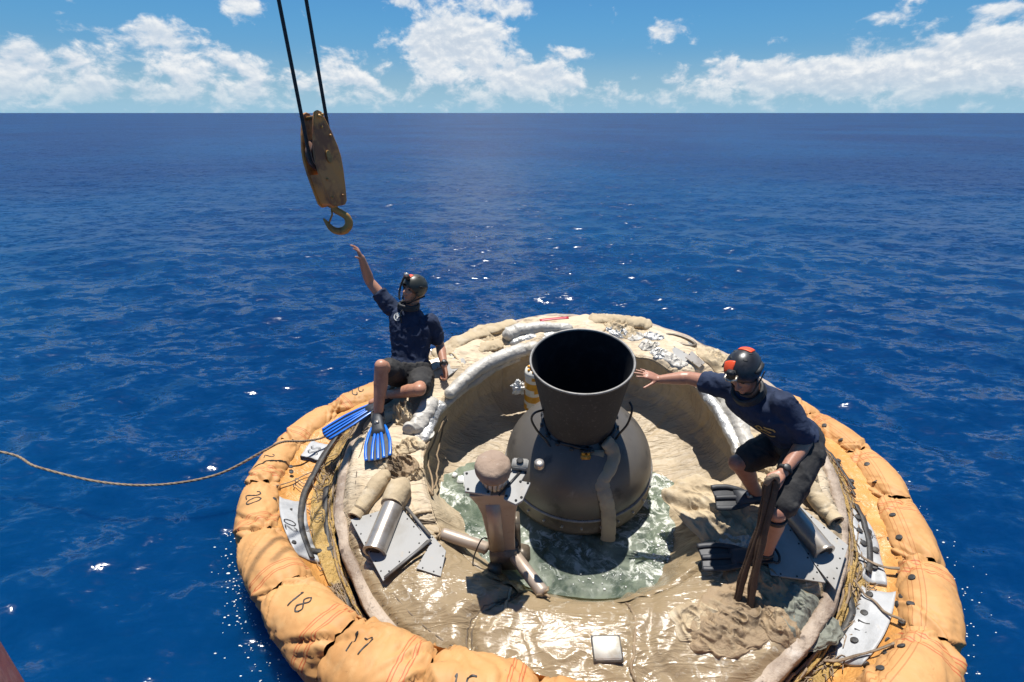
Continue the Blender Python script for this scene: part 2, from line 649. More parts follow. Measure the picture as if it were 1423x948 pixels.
M_PLATE = shader('grey_white_panel', (0.31, 0.305, 0.29), 0.6, spec=.3, var=[((0.25, 0.235, 0.21), 3, .45, .7, 5), ((0.36, 0.31, 0.24), 17, .6, .8, 6)], bump=[(40, .12, .004, 3)])
M_PLATE_D = shader('panel_seam', (0.10, 0.095, 0.09), 0.5, var=[((0.16, 0.14, 0.11), 20, .45, .7, 4)])
M_METAL = shader('dull_steel', (0.42, 0.38, 0.33), 0.32, 0.65, var=[((0.30, 0.25, 0.2), 8, .45, .7, 5), ((0.2, 0.14, .1), 25, .6, .8, 5)], bump=[(60, .1, .003, 3)])
M_DARK = shader('dark_opening', (0.012, 0.012, 0.012), 0.7, var=[((0.02, 0.018, 0.016), 30, .4, .7, 3)])
M_MAST = shader('mast_metal', (0.40, 0.32, 0.25), 0.42, 0.25, var=[((0.30, 0.23, 0.17), 5, .42, .7, 5), ((0.19, 0.14, 0.1), 26, .6, .82, 5)], bump=[(30, .12, .004, 4)])
M_CAP = shader('cap_fabric', (0.30, 0.215, 0.155), 0.85, var=[((0.21, 0.145, 0.1), 7, .42, .7, 6), ((0.38, 0.30, 0.24), 20, .55, .78, 5)], bump=[(26, .6, .015, 6)])
M_MOTOR = shader('motor_case', (0.10, 0.089, 0.075), 0.40, 0.1, var=[((0.13, 0.115, 0.096), 2.5, .4, .7, 5), ((0.16, 0.15, 0.13), 16, .6, .85, 6), ((0.05, 0.045, 0.04), 5, .58, .72, 7)], bump=[(90, .06, .002, 3)])
M_BAND = shader('motor_band', (0.15, 0.12, 0.085), 0.42, 0.2, var=[((0.09, 0.07, 0.05), 6, .42, .7, 6), ((0.22, 0.18, 0.13), 18, .55, .8, 5)], bump=[(40, .15, .004, 4)])
M_NOZ = shader('nozzle_carbon', (0.056, 0.051, 0.046), 0.8, spec=.25, var=[((0.05, 0.045, 0.04), 4, .42, .68, 7), ((0.13, 0.118, 0.10), 40, .55, .8, 4)], bump=[(120, .15, .002, 3)])
M_NOZ_IN = shader('nozzle_inner_black', (0.012, 0.013, 0.016), 0.92, spec=0.1, var=[((0.022, 0.022, 0.024), 10, .42, .7, 5)])  # near-black colour over the whole inside of the nozzle
M_LIP = shader('nozzle_lip', (0.23, 0.22, 0.205), 0.5, 0.2, var=[((0.15, 0.14, 0.125), 30, .42, .7, 4)])
M_RUBBER = shader('black_rubber', (0.018, 0.018, 0.019), 0.45, var=[((0.035, 0.034, 0.033), 20, .45, .7, 4)], bump=[(80, .15, .003, 3)])
M_BRASS = shader('orange_connector', (0.55, 0.26, 0.03), 0.4, 0.2, var=[((0.35, 0.15, 0.02), 30, .45, .7, 4)])
M_HOSE = shader('grey_webbing_hose', (0.36, 0.30, 0.205), 0.75, var=[((0.26, 0.22, 0.16), 7, .42, .7, 5), ((0.42, 0.30, 0.13), 3.1, .55, .75, 3)], bump=[(60, .4, .004, 4)])
M_RED = shader('red_tape', (0.42, 0.012, 0.03), 0.45, var=[((0.3, 0.02, 0.03), 20, .45, .7, 3)])
M_YEL = shader('yellow_band', (0.62, 0.30, 0.015), 0.45, var=[((0.45, 0.2, 0.01), 12, .45, .7, 4)])
M_WPAINT = shader('white_band', (0.68, 0.66, 0.58), 0.45, var=[((0.5, 0.45, 0.35), 10, .5, .72, 4)])
M_FOAM = shader('white_foam', (0.78, 0.78, 0.75), 0.8, var=[((0.6, 0.6, 0.55), 14, .45, .7, 4)], bump=[(30, .6, .01, 4)])
M_LINE = shader('lacing_cord', (0.10, 0.075, 0.05), 0.8, var=[((0.2, 0.15, .1), 30, .45, .7, 3)])


def deck_z(x, y):
    """height of the blanket over the plane of the rim (saucer frame)"""
    x, y = np.asarray(x, float), np.asarray(y, float)
    r, a = np.hypot(x, y), np.degrees(np.arctan2(y, x))
    back = sstep(y, -0.25, 0.7)
    left = sstep(-x, 0.2, 0.9) * sstep(np.abs(y + .1), 1.3, .6)
    z = 0.02 + 0.03 * np.sin(np.clip((r - 1.25) / 0.6, 0, 1) * PI)
    z = z + back * (0.055 * np.clip(fbm(x * 3.1, y * 3.1, 0, 4, 21), -.6, 1.2) + 0.05 * sstep(r, 1.8, 1.45))
    # quilted ridges lying across the far side
    th = np.arctan2(y, x) * 9.0
    z = z + back * 0.022 * np.abs(np.sin(th * 1.3 + 2.2 * fbm(x * 2, y * 2, 4, 3, 8))) * sstep(r, 1.45, 1.6)
    # soft sags and pulled folds elsewhere
    z = z + (1 - back) * (0.028 * fbm(x * 2.3, y * 2.3, 2, 2, 5) + 0.016 * (1 - np.clip(np.abs(fbm(x * 2.6 + y, y * 2.2 - .5 * x, 7, 3, 9)) / .45, 0, 1)) ** 2 + 0.007 * (1 - np.clip(np.abs(fbm(x * 5 - y * 3, y * 5 + x * 2, 3, 3, 19)) / .4, 0, 1)) ** 2)
    z = z + 0.0015 * fbm(x * 22, y * 22, 1, 3, 2)
    # creases at the seams that run outward
    for s_, dep in ((-116.0, .035), (-151.0, .02), (-38.0, .03), (172.0, .025), (96.0, .02), (33., .03), (-78, .012)):
        da = (a - s_ + 180) % 360 - 180 + 3 * np.sin(r * 9)
        z = z - dep * np.exp(-(da / 1.3) ** 2) + 0.5 * dep * np.exp(-((np.abs(da) - 4) / 2.2) ** 2)
    # low side slopes down to the pool; rim end tucks under the rim band
    z = z - (1 - back) * 0.055 * sstep(r, 1.42, 1.22) * sstep(np.abs(x), 1.25, 0.9)
    z = z - 0.05 * sstep(r, 1.80, 1.88)
    return z


def dz(x, y):
    return float(deck_z(np.array([x]), np.array([y]))[0])


def edge_radius(th):
    return 1.25 + 0.03 * fbm(np.cos(th) * 3.0, np.sin(th) * 3.0, 3, 3, 31) - 0.05 * np.exp(-((np.degrees(th) + 40 + 180) % 360 - 180) ** 2 / 300.0)


def build_saucer():
    S = empty('recovered_saucer', SAU_C, SAU_M)
    tag(S, 'round tan saucer afloat in the sea with a black rocket nozzle pointing up', 'spacecraft')
    bpy.context.view_layer.update()

    # --- rim band
    mb = MB()
    n = 256
    prof = [(1.838, -0.03), (1.842, 0.006), (1.852, 0.018), (1.905, 0.013), (1.917, 0.003), (1.921, -0.025), (1.935, -0.12), (1.92, -0.26), (1.80, -0.42), (1.3, -0.7), (0.6, -0.9), (0.05, -0.95)]
    P = []
    for k, (r, z) in enumerate(prof):
        row = []
        for i in range(n):
            t = 2 * PI * i / n
            w = 0.02 * float(fbm(math.cos(t) * 9 + k * .15, math.sin(t) * 9, k * 0.3, 4, 4)) if k < 9 else 0
            row.append(((r + w) * math.cos(t), (r + w) * math.sin(t), z + w * .8))
        P.append(row)
    mb.grid(P, wrap_v=True)
    mb.build('rim_hull', M_RIM, S)

    # --- blanket over the deck: overlapping stitched panels
    th = np.linspace(-PI, PI, 900, endpoint=False)
    cuts = [-151, -116, -84, -52, -24, 8, 40, 72, 104, 136, 172, 209]
    for i in range(len(cuts) - 1):
        a0, a1 = cuts[i], cuts[i + 1]
        n_ = int((a1 - a0) * 3.2)
        e = np.linspace(-.035, 1.035, n_)
        u = np.linspace(0, 1, 90)
        U, E_ = np.meshgrid(u, e, indexing='ij')
        A_ = np.radians(a0 + (a1 - a0) * E_ + 1.6 * np.sin(U * 5 + i) + .8 * fbm(U * 6, i * 3.0 + 0 * U, 0, 3, 70))
        er = edge_radius(A_)
        Rr = er + (1.87 - er) * U
        X, Y = Rr * np.cos(A_), Rr * np.sin(A_)
        ed = np.minimum(E_, 1 - E_) * np.radians(a1 - a0) * Rr
        Z = deck_z(X, Y) + (.004 if i % 2 else -.004) + .016 * sstep(ed, .0, .10) - .010 * np.exp(-(ed / .02) ** 2) * (1 if i % 2 else -.6)
        # puckers along the stitching
        Z = Z + .008 * np.exp(-((ed - .05) / .04) ** 2) * fbm(U * 26, E_ * 3 + i, 0, 3, 71)
        lip = sstep(U, .0, .04)
        top = np.stack([X, Y, Z - .014 * (1 - lip)], -1)
        und = top.copy()
        und[..., 2] -= .016
        P4 = np.concatenate([top, und[:, ::-1]], axis=1)
        g = MB()
        rows = P4.reshape(90, -1, 3)
        F = grid_faces(90, rows.shape[1], True)
        np_mesh('blanket_panel', rows.reshape(-1, 3), F, M_DECK, S)
        # rolled stitched hem along one edge
        if i % 2 == 0 or i in (1, 3):
            k = n_ - 3
            g = MB()
            g.tube([tuple(top[q, k] + np.array([0, 0, .004])) for q in range(2, 88, 2)], [.0095 + .003 * math.sin(q * 1.7) for q in range(2, 88, 2)], 6)
            g.build('stitched_hem', M_BROWN if i % 4 else M_CANVAS, S)

    # --- lining of the cavity: steep wall at the back, soft slope at the front
    pw = np.array([(0.0, 0.0), (.012, -.03), (.03, -.12), (.04, -.24), (.02, -.34), (-.05, -.42), (-.18, -.47), (-.36, -.50), (-.56, -.53), (-.8, -.57), (-1.1, -.6)])
    ps = np.array([(0.0, 0.0), (-.03, -.03), (-.07, -.10), (-.12, -.19), (-.19, -.29), (-.27, -.37), (-.36, -.43), (-.47, -.49), (-.6, -.55), (-.8, -.6), (-1.1, -.64)])
    k = np.linspace(0, 1, 70)
    kk = np.linspace(0, 1, len(pw))
    K, TH = np.meshgrid(k, th, indexing='ij')
    er = edge_radius(TH)
    wgt = sstep(np.sin(TH), -0.42, -0.05)
    dr = np.interp(K, kk, pw[:, 0]) * wgt + np.interp(K, kk, ps[:, 0]) * (1 - wgt)
    zz = np.interp(K, kk, pw[:, 1]) * wgt + np.interp(K, kk, ps[:, 1]) * (1 - wgt)
    Rr = er + dr
    X, Y = Rr * np.cos(TH), Rr * np.sin(TH)
    ze = deck_z(er * np.cos(TH), er * np.sin(TH))
    # the cover has slumped into the pool on the right
    slump = np.exp(-(((np.degrees(TH) + 22) / 20.0) ** 2)) * np.sin(np.clip(K * 1.35, 0, 1) * PI)
    slump2 = np.exp(-(((np.degrees(TH) + 52) / 14.0) ** 2)) * np.sin(np.clip(K * 1.5, 0, 1) * PI)
    Z = zz + ze * (1 - K) + (0.022 + .045 * (1 - wgt)) * fbm(X * 3.2, Y * 3.2, 5, 3, 12) * np.sin(PI * np.clip(K * 1.2, 0, 1))
    fold = (1 - np.abs(fbm(np.degrees(TH) / 7.0, Rr * 1.6, 2, 3, 33)) * 1.6)
    Z = Z + slump * (0.15 + 0.05 * fold + 0.05 * fbm(X * 7, Y * 7, 1, 4, 3)) + slump2 * (0.07 + .03 * fold)
    hang = np.sin(PI * np.clip(K * 1.15, 0, 1))
    crease = (1 - np.clip(np.abs(fbm(np.degrees(TH) / 11.0, K * 2.2, 8, 3, 61)) / .4, 0, 1)) ** 2
    crease2 = (1 - np.clip(np.abs(fbm(np.degrees(TH) / 5.0, K * 5, 3, 3, 62)) / .4, 0, 1)) ** 2
    lift = (.013 * crease + .006 * crease2) * hang
    X, Y, Z = X - lift * np.cos(TH) * wgt, Y - lift * np.sin(TH) * wgt, Z + lift * (1 - .5 * wgt)
    for s_ in (-118, -75, 22, 70, 121, 188, 222):
        da = (np.degrees(TH) - s_ + 180) % 360 - 180 + 2 * np.sin(K * 7)
        gr = .014 * np.exp(-(da / .7) ** 2) - .006 * np.exp(-((np.abs(da) - 2.6) / 1.5) ** 2)
        X, Y = X + gr * np.cos(TH), Y + gr * np.sin(TH)
    np_mesh('cavity_lining', np.stack([X, Y, Z], -1).reshape(-1, 3), grid_faces(70, 900, True)[:, ::-1], M_LINER, S)

    # --- rocket motor: dome, ring, band, nozzle
    mot = MB()
    prof = [(0.592 * math.cos(t), -0.13 + 0.49 * math.sin(t)) for t in np.linspace(0, 1.3, 30)]
    mot.lathe(prof, 128)
    motor = mot.build('rocket_motor', M_MOTOR, S)
    g = MB()
    g.lathe([(0.592, -0.135), (0.603, -0.138), (0.606, -0.145), (0.603, -0.152), (0.592, -0.155)], 128)
    g.build('casing_ring', M_LIP, motor)
    g = MB()
    g.lathe([(0.590, -0.145), (0.594, -0.17), (0.596, -0.27), (0.602, -0.275), (0.602, -0.30), (0.59, -0.31), (0.56, -0.40), (0.45, -0.52), (0.2, -0.62), (0.02, -0.64)], 128)
    g.build('lower_casing', M_BAND, motor)
    bolt = None
    for i in range(26):
        a = 2 * PI * (i + 0.3) / 26
        if bolt is None:
            g = MB()
            g.lathe([(0.0005, 0.02), (0.008, 0.02), (0.010, 0.014), (0.010, -0.004)], 8)
            bolt = g.build('bolt', M_METAL, motor)
        else:
            o2 = bolt.copy()
            COL.objects.link(o2)
            bolt, o = o2, bolt
        bolt.matrix_local = Matrix.Translation((0.594 * math.cos(a), 0.594 * math.sin(a), -0.225)) @ Matrix.Rotation(a, 4, 'Z') @ Matrix.Rotation(PI / 2, 4, 'Y')
        bolt.parent = motor
    g = MB()
    outp = [(0.262, 0.285), (0.268, 0.32), (0.283, 0.42), (0.304, 0.55), (0.325, 0.68), (0.345, 0.80), (0.360, 0.885), (0.366, 0.905)]
    g.lathe(outp, 128)
    noz = g.build('nozzle', M_NOZ, motor)
    g = MB()
    g.lathe([(0.366, 0.903), (0.372, 0.908), (0.373, 0.916), (0.367, 0.921), (0.358, 0.918), (0.355, 0.908)], 128)
    g.build('nozzle_lip', M_LIP, motor)
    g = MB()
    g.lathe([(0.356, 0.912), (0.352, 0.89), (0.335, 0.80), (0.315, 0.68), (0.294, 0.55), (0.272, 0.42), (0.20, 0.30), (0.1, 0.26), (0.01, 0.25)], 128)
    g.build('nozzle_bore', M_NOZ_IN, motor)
    # throat harness: black ring with clips
    g = MB()
    for zz_, rr_ in ((0.275, 0.285), (0.30, 0.278)):
        path = [((rr_ + 0.006 * math.sin(9 * t + zz_ * 40)) * math.cos(t), (rr_ + 0.006 * math.sin(7 * t)) * math.sin(t), zz_ + 0.012 * math.sin(5 * t + zz_ * 99)) for t in np.linspace(0, 2 * PI, 90, endpoint=False)]
        g.tube(path, 0.013, 8, closed=True)
    for i in range(16):
        a = 2 * PI * i / 16 + .1
        g.box((0.288 * math.cos(a), 0.288 * math.sin(a), 0.29), (0.018, 0.014, 0.02), Matrix.Rotation(a, 3, 'Z'))
    tag(g.build('throat_harness', M_RUBBER, motor), kind='stuff')
    g = MB()
    g.lathe([(0.26, 0.255), (0.34, 0.245), (0.345, 0.262), (0.27, 0.285)], 96)
    g.build('throat_flange', M_BAND, motor)
    # connector box and hose
    g = MB()
    Mx = Matrix.Rotation(math.radians(-12), 3, 'X')
    g.box((0.012, -0.335, 0.262), (0.036, 0.02, 0.03), Mx, 0.006)
    g.box((-0.005, -0.33, 0.30), (0.012, 0.012, 0.018), Mx, 0.003)
    g.box((0.032, -0.33, 0.30), (0.010, 0.012, 0.014), Mx, 0.003)
    g.build('connector_box', M_BRASS, motor)
    # flat jointed hose over the dome
    hp = [(0.165, -0.255, 0.345), (0.20, -0.275, 0.30), (0.215, -0.315, 0.245), (0.175, -0.395, 0.20), (0.12, -0.455, 0.155), (0.125, -0.50, 0.11), (0.145, -0.55, 0.04), (0.16, -0.585, -0.05), (0.166, -0.612, -0.15), (0.168, -0.628, -0.24), (0.165, -0.64, -0.34), (0.16, -0.63, -.42)]
    pts = spline(hp, 90)
    segs = 13
    rad = []
    for i in range(len(pts)):
        fr = (i / (len(pts) - 1) * segs) % 1.0
        rad.append(0.056 * (1.0 - 0.14 * (abs(fr - 0.5) * 2) ** 6))
    g = MB()
    g.tube(pts, rad, 14, squash=(1.0, 0.42), up=(0, -0.35, 1))
    g.build('jointed_hose', M_HOSE, motor)
    g = MB()
    g.box((0.085, -0.325, 0.25), (0.066, 0.012, 0.055), Matrix.Rotation(math.radians(-28), 3, 'X'), 0.008)
    g.build('hose_bracket', M_HOSE, motor)
    for nm, cpts in (('cable_loop', [(-0.27, -0.10, 0.53), (-0.345, -0.16, 0.56), (-0.372, -0.17, 0.50), (-0.33, -0.19, 0.40), (-0.27, -0.20, 0.31), (-0.235, -0.23, 0.27), (-0.14, -0.31, 0.255)]),
                     ('cable_loop', [(0.34, -0.12, 0.60), (0.352, -0.17, 0.57), (0.325, -0.20, 0.46), (0.27, -0.22, 0.38), (0.25, -0.20, 0.30)]),
                     ('cable_loop', [(-0.02, -0.30, 0.30), (0.0, -0.345, 0.335), (0.05, -0.345, 0.335), (0.07, -0.31, 0.30)])):
        g = MB()
        g.tube(spline(cpts, 40), 0.0085, 8)
        g.build(nm, M_RUBBER, motor)

    # --- the mast in front of the motor
    build_mast(S)
    build_deck_fittings(S)
    return S


def spline(pts, n, closed=False):
    """Catmull-Rom through pts"""
    P = [Vector(p) for p in pts]
    m = len(P)
    out = []
    segs = m if closed else m - 1
    for i in range(n):
        t = i / (n if closed else n - 1) * segs
        k = min(int(t), segs - 1)
        f = t - k
        if closed:
            p0, p1, p2, p3 = P[(k - 1) % m], P[k % m], P[(k + 1) % m], P[(k + 2) % m]
        else:
            p1, p2 = P[k], P[k + 1]
            p0 = P[k - 1] if k > 0 else p1 * 2 - p2
            p3 = P[k + 2] if k + 2 < m else p2 * 2 - p1
        out.append(0.5 * ((2 * p1) + (p2 - p0) * f + (2 * p0 - 5 * p1 + 4 * p2 - p3) * f * f + (3 * p1 - p0 - 3 * p2 + p3) * f ** 3))
    return out


def build_mast(S):
    bx, by, bz = -0.60, -0.84, -0.12      # foot
    top = 0.66
    g = MB()

    def sec(z, w, d, cx=0.0, cy=0.0):
        return [(bx + cx + sx * w, by + cy + sy * d, z) for sx, sy in ((-1, -1), (1, -1), (1, 1), (-1, 1))]
    rows = [sec(bz - 0.1, .085, .075), sec(bz + .1, .085, .075), sec(0.2, .09, .08), sec(0.45, .105, .085), sec(0.56, .125, .09), sec(0.655, .165, .095)]
    g.grid(rows, wrap_v=True, cap=True)
    mast = g.build('mast', M_MAST, S, smooth=False, bevel=0.006)
    # raised front panel edge + dark lower socket
    g = MB()
    g.box((bx - .03, by - .086, .30), (.045, .006, .26), None, .003)
    g.build('mast_front_panel', M_MAST, mast)
    g = MB()
    g.box((bx + .01, by - .02, bz + .06), (.098, .088, .10), None, .012)
    g.box((bx + .12, by - .02, bz + .0), (.05, .06, .06), Matrix.Rotation(.4, 3, 'Y'), .012)
    g.box((bx - .06, by - .12, bz + .0), (.045, .04, .05), Matrix.Rotation(.3, 3, 'X'), .01)
    g.box((bx + .10, by + .05, bz + .20), (.022, .05, .14), None, .006)
    g.build('mast_socket', M_BAND, mast)
    # two winged top plates with bolt holes
    z0 = 0.672
    for outl, nm in (([(-0.205, 0.06), (-0.185, -0.085), (-0.035, -0.115), (-0.02, -0.03), (-0.045, 0.10)], 'top_plate'),
                     ([(0.075, 0.075), (0.06, -0.06), (0.045, -0.145), (0.115, -0.185), (0.155, -0.16), (0.205, -0.035), (0.15, -0.02), (0.19, 0.06)], 'top_plate')):
        g = MB()
        g.prism([(bx + x, by + y) for x, y in outl][::-1], z0, z0 + 0.018)
        pl = g.build(nm, M_PLATE, mast, smooth=False, bevel=0.003)
        cx_ = sum(p[0] for p in outl) / len(outl)
        cy_ = sum(p[1] for p in outl) / len(outl)
        g = MB()
        for x, y in outl:
            g.lathe([(0.0006, 0.006), (0.008, 0.004), (0.0085, -0.002)], 8, Matrix.Translation((bx + cx_ + (x - cx_) * .8, by + cy_ + (y - cy_) * .8, z0 + 0.018)))
        tag(g.build('plate_bolts', M_DARK, mast), kind='stuff')
    g = MB()
    g.box((bx + .09, by - .03, z0 + .024), (.006, .12, .004), Matrix.Rotation(-.65, 3, 'Z'))
    g.build('black_rod', M_RUBBER, mast)
    # bunch of pale wires under the cap
    g = MB()
    for i in range(16):
        a = 2 * PI * i / 16
        g.tube([(bx - .01 + .062 * math.cos(a), by - .02 + .062 * math.sin(a), z0 + .012), (bx - .01 + .075 * math.cos(a + .1), by - .02 + .075 * math.sin(a + .1), z0 + .08), (bx - .01 + .06 * math.cos(a + .2), by - .02 + .06 * math.sin(a + .2), z0 + .15)], 0.0125, 6)
    tag(g.build('wire_bundle', M_WHITE, mast), kind='stuff')
    # rough cap
    g = MB()
    P = []
    for i, (r, z) in enumerate([(0.03, .10), (.085, .10), (.102, .108), (.106, .13), (.105, .165), (.100, .185), (.088, .196), (.05, .203), (.001, .206)]):
        row = []
        for k in range(40):
            a = 2 * PI * k / 40
            w = 1 + 0.10 * float(fbm(math.cos(a) * 1.6, math.sin(a) * 1.6, z * 8, 4, 3))
            row.append((bx - .01 + r * w * math.cos(a), by - .02 + r * w * math.sin(a), z0 + z + .018 * (w - 1) * 8 * .3))
        P.append(row)
    g.grid(P, wrap_v=True)
    g.build('padded_cap', M_CAP, mast)
    # little sensor block with a round lens on the side
    g = MB()
    Ms = Matrix.Rotation(-.15, 3, 'Z')
    g.box((bx + .145, by + .085, z0 + .04), (.050, .036, .022), Ms, .008)
    sb = g.build('sensor_block', M_PLATE, mast)
    g = MB()
    g.lathe([(0.001, .006), (.018, .006), (.022, .003), (.022, -.004)], 20, Matrix.Translation((bx + .145, by + .085, z0 + .075)))
    g.build('sensor_eye', M_DARK, mast)
    g = MB()
    g.lathe([(0.001, .012), (.024, .012), (.03, .006), (.03, -.03)], 24, Matrix.Translation((bx + .262, by + .075, z0 + .06)))
    g.build('lens', M_METAL, mast)
    # two struts and wires
    for p, q, r in (((-1.03, -0.77, 0.03), (-0.70, -0.86, -0.03), .042), ((-0.535, -0.90, -0.02), (-0.335, -1.20, 0.0), .043)):
        g = MB()
        p, q = Vector(p), Vector(q)
        pts = [p.lerp(q, t) for t in (0, .03, .06, .5, .94, .97, 1)]
        g.tube(pts, [r * .55, r * .9, r, r, r, r * .9, r * .5], 16)
        st = g.build('strut', M_MAST, S)
        g = MB()
        for e in (p, q):
            for k in range(5):
                v = Vector((random.uniform(-1, 1), random.uniform(-1, 1), random.uniform(-.3, .3))).normalized() * .035
                g.tube([e, e + v * .7 + Vector((0, 0, .012)), e + v * 1.5], .008, 6)
        tag(g.build('strut_lashing', M_BROWN, st), kind='stuff')
    g = MB()
    for s_ in (((bx - .08, by - .05, .13), (bx - .13, by - .06, .15), (bx - .19, by - .10, .02), (bx - .20, by - .14, -.02)),
               ((bx + .09, by - .02, .10), (bx + .11, by - .05, .05), (bx + .05, by - .09, .0), (bx + .12, by - .12, -.06))):
        g.tube(spline(s_, 16), .005, 6)
    tag(g.build('loose_wires', M_RUBBER, mast), kind='stuff')


def lump(name, c, h, mat, parent, seed=1, rot=0.0, amp=0.25, fr=2.0, res=56, flat=True):
    """a soft irregular bundle"""
    nu, nv = res, res
    t = np.linspace(0.02, PI - 0.02, nu)
    a = np.linspace(0, 2 * PI, nv, endpoint=False)
    T_, A_ = np.meshgrid(t, a, indexing='ij')
    x, y, z = np.sin(T_) * np.cos(A_), np.sin(T_) * np.sin(A_), np.cos(T_)
    rdg = 1 - np.clip(np.abs(fbm(x * fr + .6 * y, y * fr * .6, z * fr * 1.4 + seed, 3, seed + 5)) / .4, 0, 1)
    d = 1 + amp * fbm(x * fr, y * fr, z * fr + seed, 3, seed) - amp * .75 * rdg ** 2
    x, y, z = x * d * h[0], y * d * h[1], z * d * h[2]
    if flat:
        z = np.maximum(z, -0.55 * h[2])
    cr, sr = math.cos(rot), math.sin(rot)
    V = np.stack([c[0] + x * cr - y * sr, c[1] + x * sr + y * cr, c[2] + z], -1).reshape(-1, 3)
    return np_mesh(name, V, grid_faces(nu, nv, True), mat, parent)


def drape(name, c, h, mat, parent, seed=1, rot=0.0, fold=1.0):
    """a dropped piece of cloth: ragged outline, sharp pulled folds, hugging what it lies on"""
    n, m = 70, 84
    u = np.linspace(0.001, 1, n)
    a = np.linspace(0, 2 * PI, m, endpoint=False)
    U, A_ = np.meshgrid(u, a, indexing='ij')
    out = 1 + .28 * fbm(np.cos(A_) * 1.3, np.sin(A_) * 1.3, seed * 2.0, 3, seed) + .06 * fbm(np.cos(A_) * 5, np.sin(A_) * 5, seed, 2, seed + 1)
    x, y = U * out * h[0] * np.cos(A_), U * out * h[1] * np.sin(A_)
    cr, sr = math.cos(rot), math.sin(rot)
    X, Y = c[0] + x * cr - y * sr, c[1] + x * sr + y * cr
    fx, fy = x / max(h[0], h[1]) * 2.1, y / max(h[0], h[1]) * 2.1
    r1 = (1 - np.clip(np.abs(fbm(fx * 1.5 + fy * .5, fy * .8 - .3 * fx, seed, 3, seed + 2)) / .42, 0, 1))
    r2 = (1 - np.clip(np.abs(fbm(fx * 2.8 - fy * 1.6, fy * 2.4 + fx, seed + 5, 3, seed + 3)) / .4, 0, 1))
    dome = np.clip(1 - U ** 2.4, 0, 1) ** .8
    Z = deck_z(X, Y) + h[2] * (.55 * dome + fold * (.75 * r1 ** 1.8 + .16 * r2 ** 1.8) * dome ** .6) + .012 * (U < .93)
    V = np.stack([X, Y, Z], -1).reshape(-1, 3)
    return np_mesh(name, V, grid_faces(n, m, True), mat, parent)


def roll(name, pts, rad, mat, parent, seed=1, amp=0.22, n=120, m=22, squash=(1, 1), pinch=0.0, fr=9.0):
    """a wrinkled soft tube along a path; end caps closed"""
    P = spline(pts, n)
    rr = rad if hasattr(rad, '__len__') else [rad, rad]
    rows = []
    L = sum((P[i + 1] - P[i]).length for i in range(n - 1))
    cr = random.Random(seed)
    creases = [(cr.random(), cr.uniform(0, 2 * PI), cr.uniform(0, 6), cr.uniform(.06, .18)) for _ in range(int(L / .06))]
    for i in range(n):
        t = (P[min(i + 1, n - 1)] - P[max(i - 1, 0)]).normalized()
        x = Vector((0, 0, 1)).cross(t).normalized()
        y = t.cross(x)
        f = i / (n - 1)
        r = float(np.interp(f, np.linspace(0, 1, len(rr)), rr))
        e = min(f, 1 - f) * L / r
        r *= math.sqrt(min(1.0, e * 1.2 + 0.02)) if e < 1 else 1
        a = np.linspace(0, 2 * PI, m, endpoint=False)
        s = f * L
        w = 1 + amp * fbm(np.cos(a) * .9, np.sin(a) * .9, s * fr, 4, seed) + pinch * np.abs(np.sin(s * 23 + 1.5 * np.sin(a)))
        for cs, ca, ct, cd in creases:
            w = w - cd * np.exp(-((s - cs * L + .018 * np.sin(a * 2 + ct)) / .010) ** 2) * np.clip(.35 + .65 * np.cos(a - ca), 0, 1)
        rows.append([P[i] + x * (math.cos(a[k]) * r * w[k] * squash[0]) + y * (math.sin(a[k]) * r * w[k] * squash[1]) for k in range(m)])
    g = MB()
    g.grid(rows, wrap_v=True, cap=True)
    return g.build(name, mat, parent)


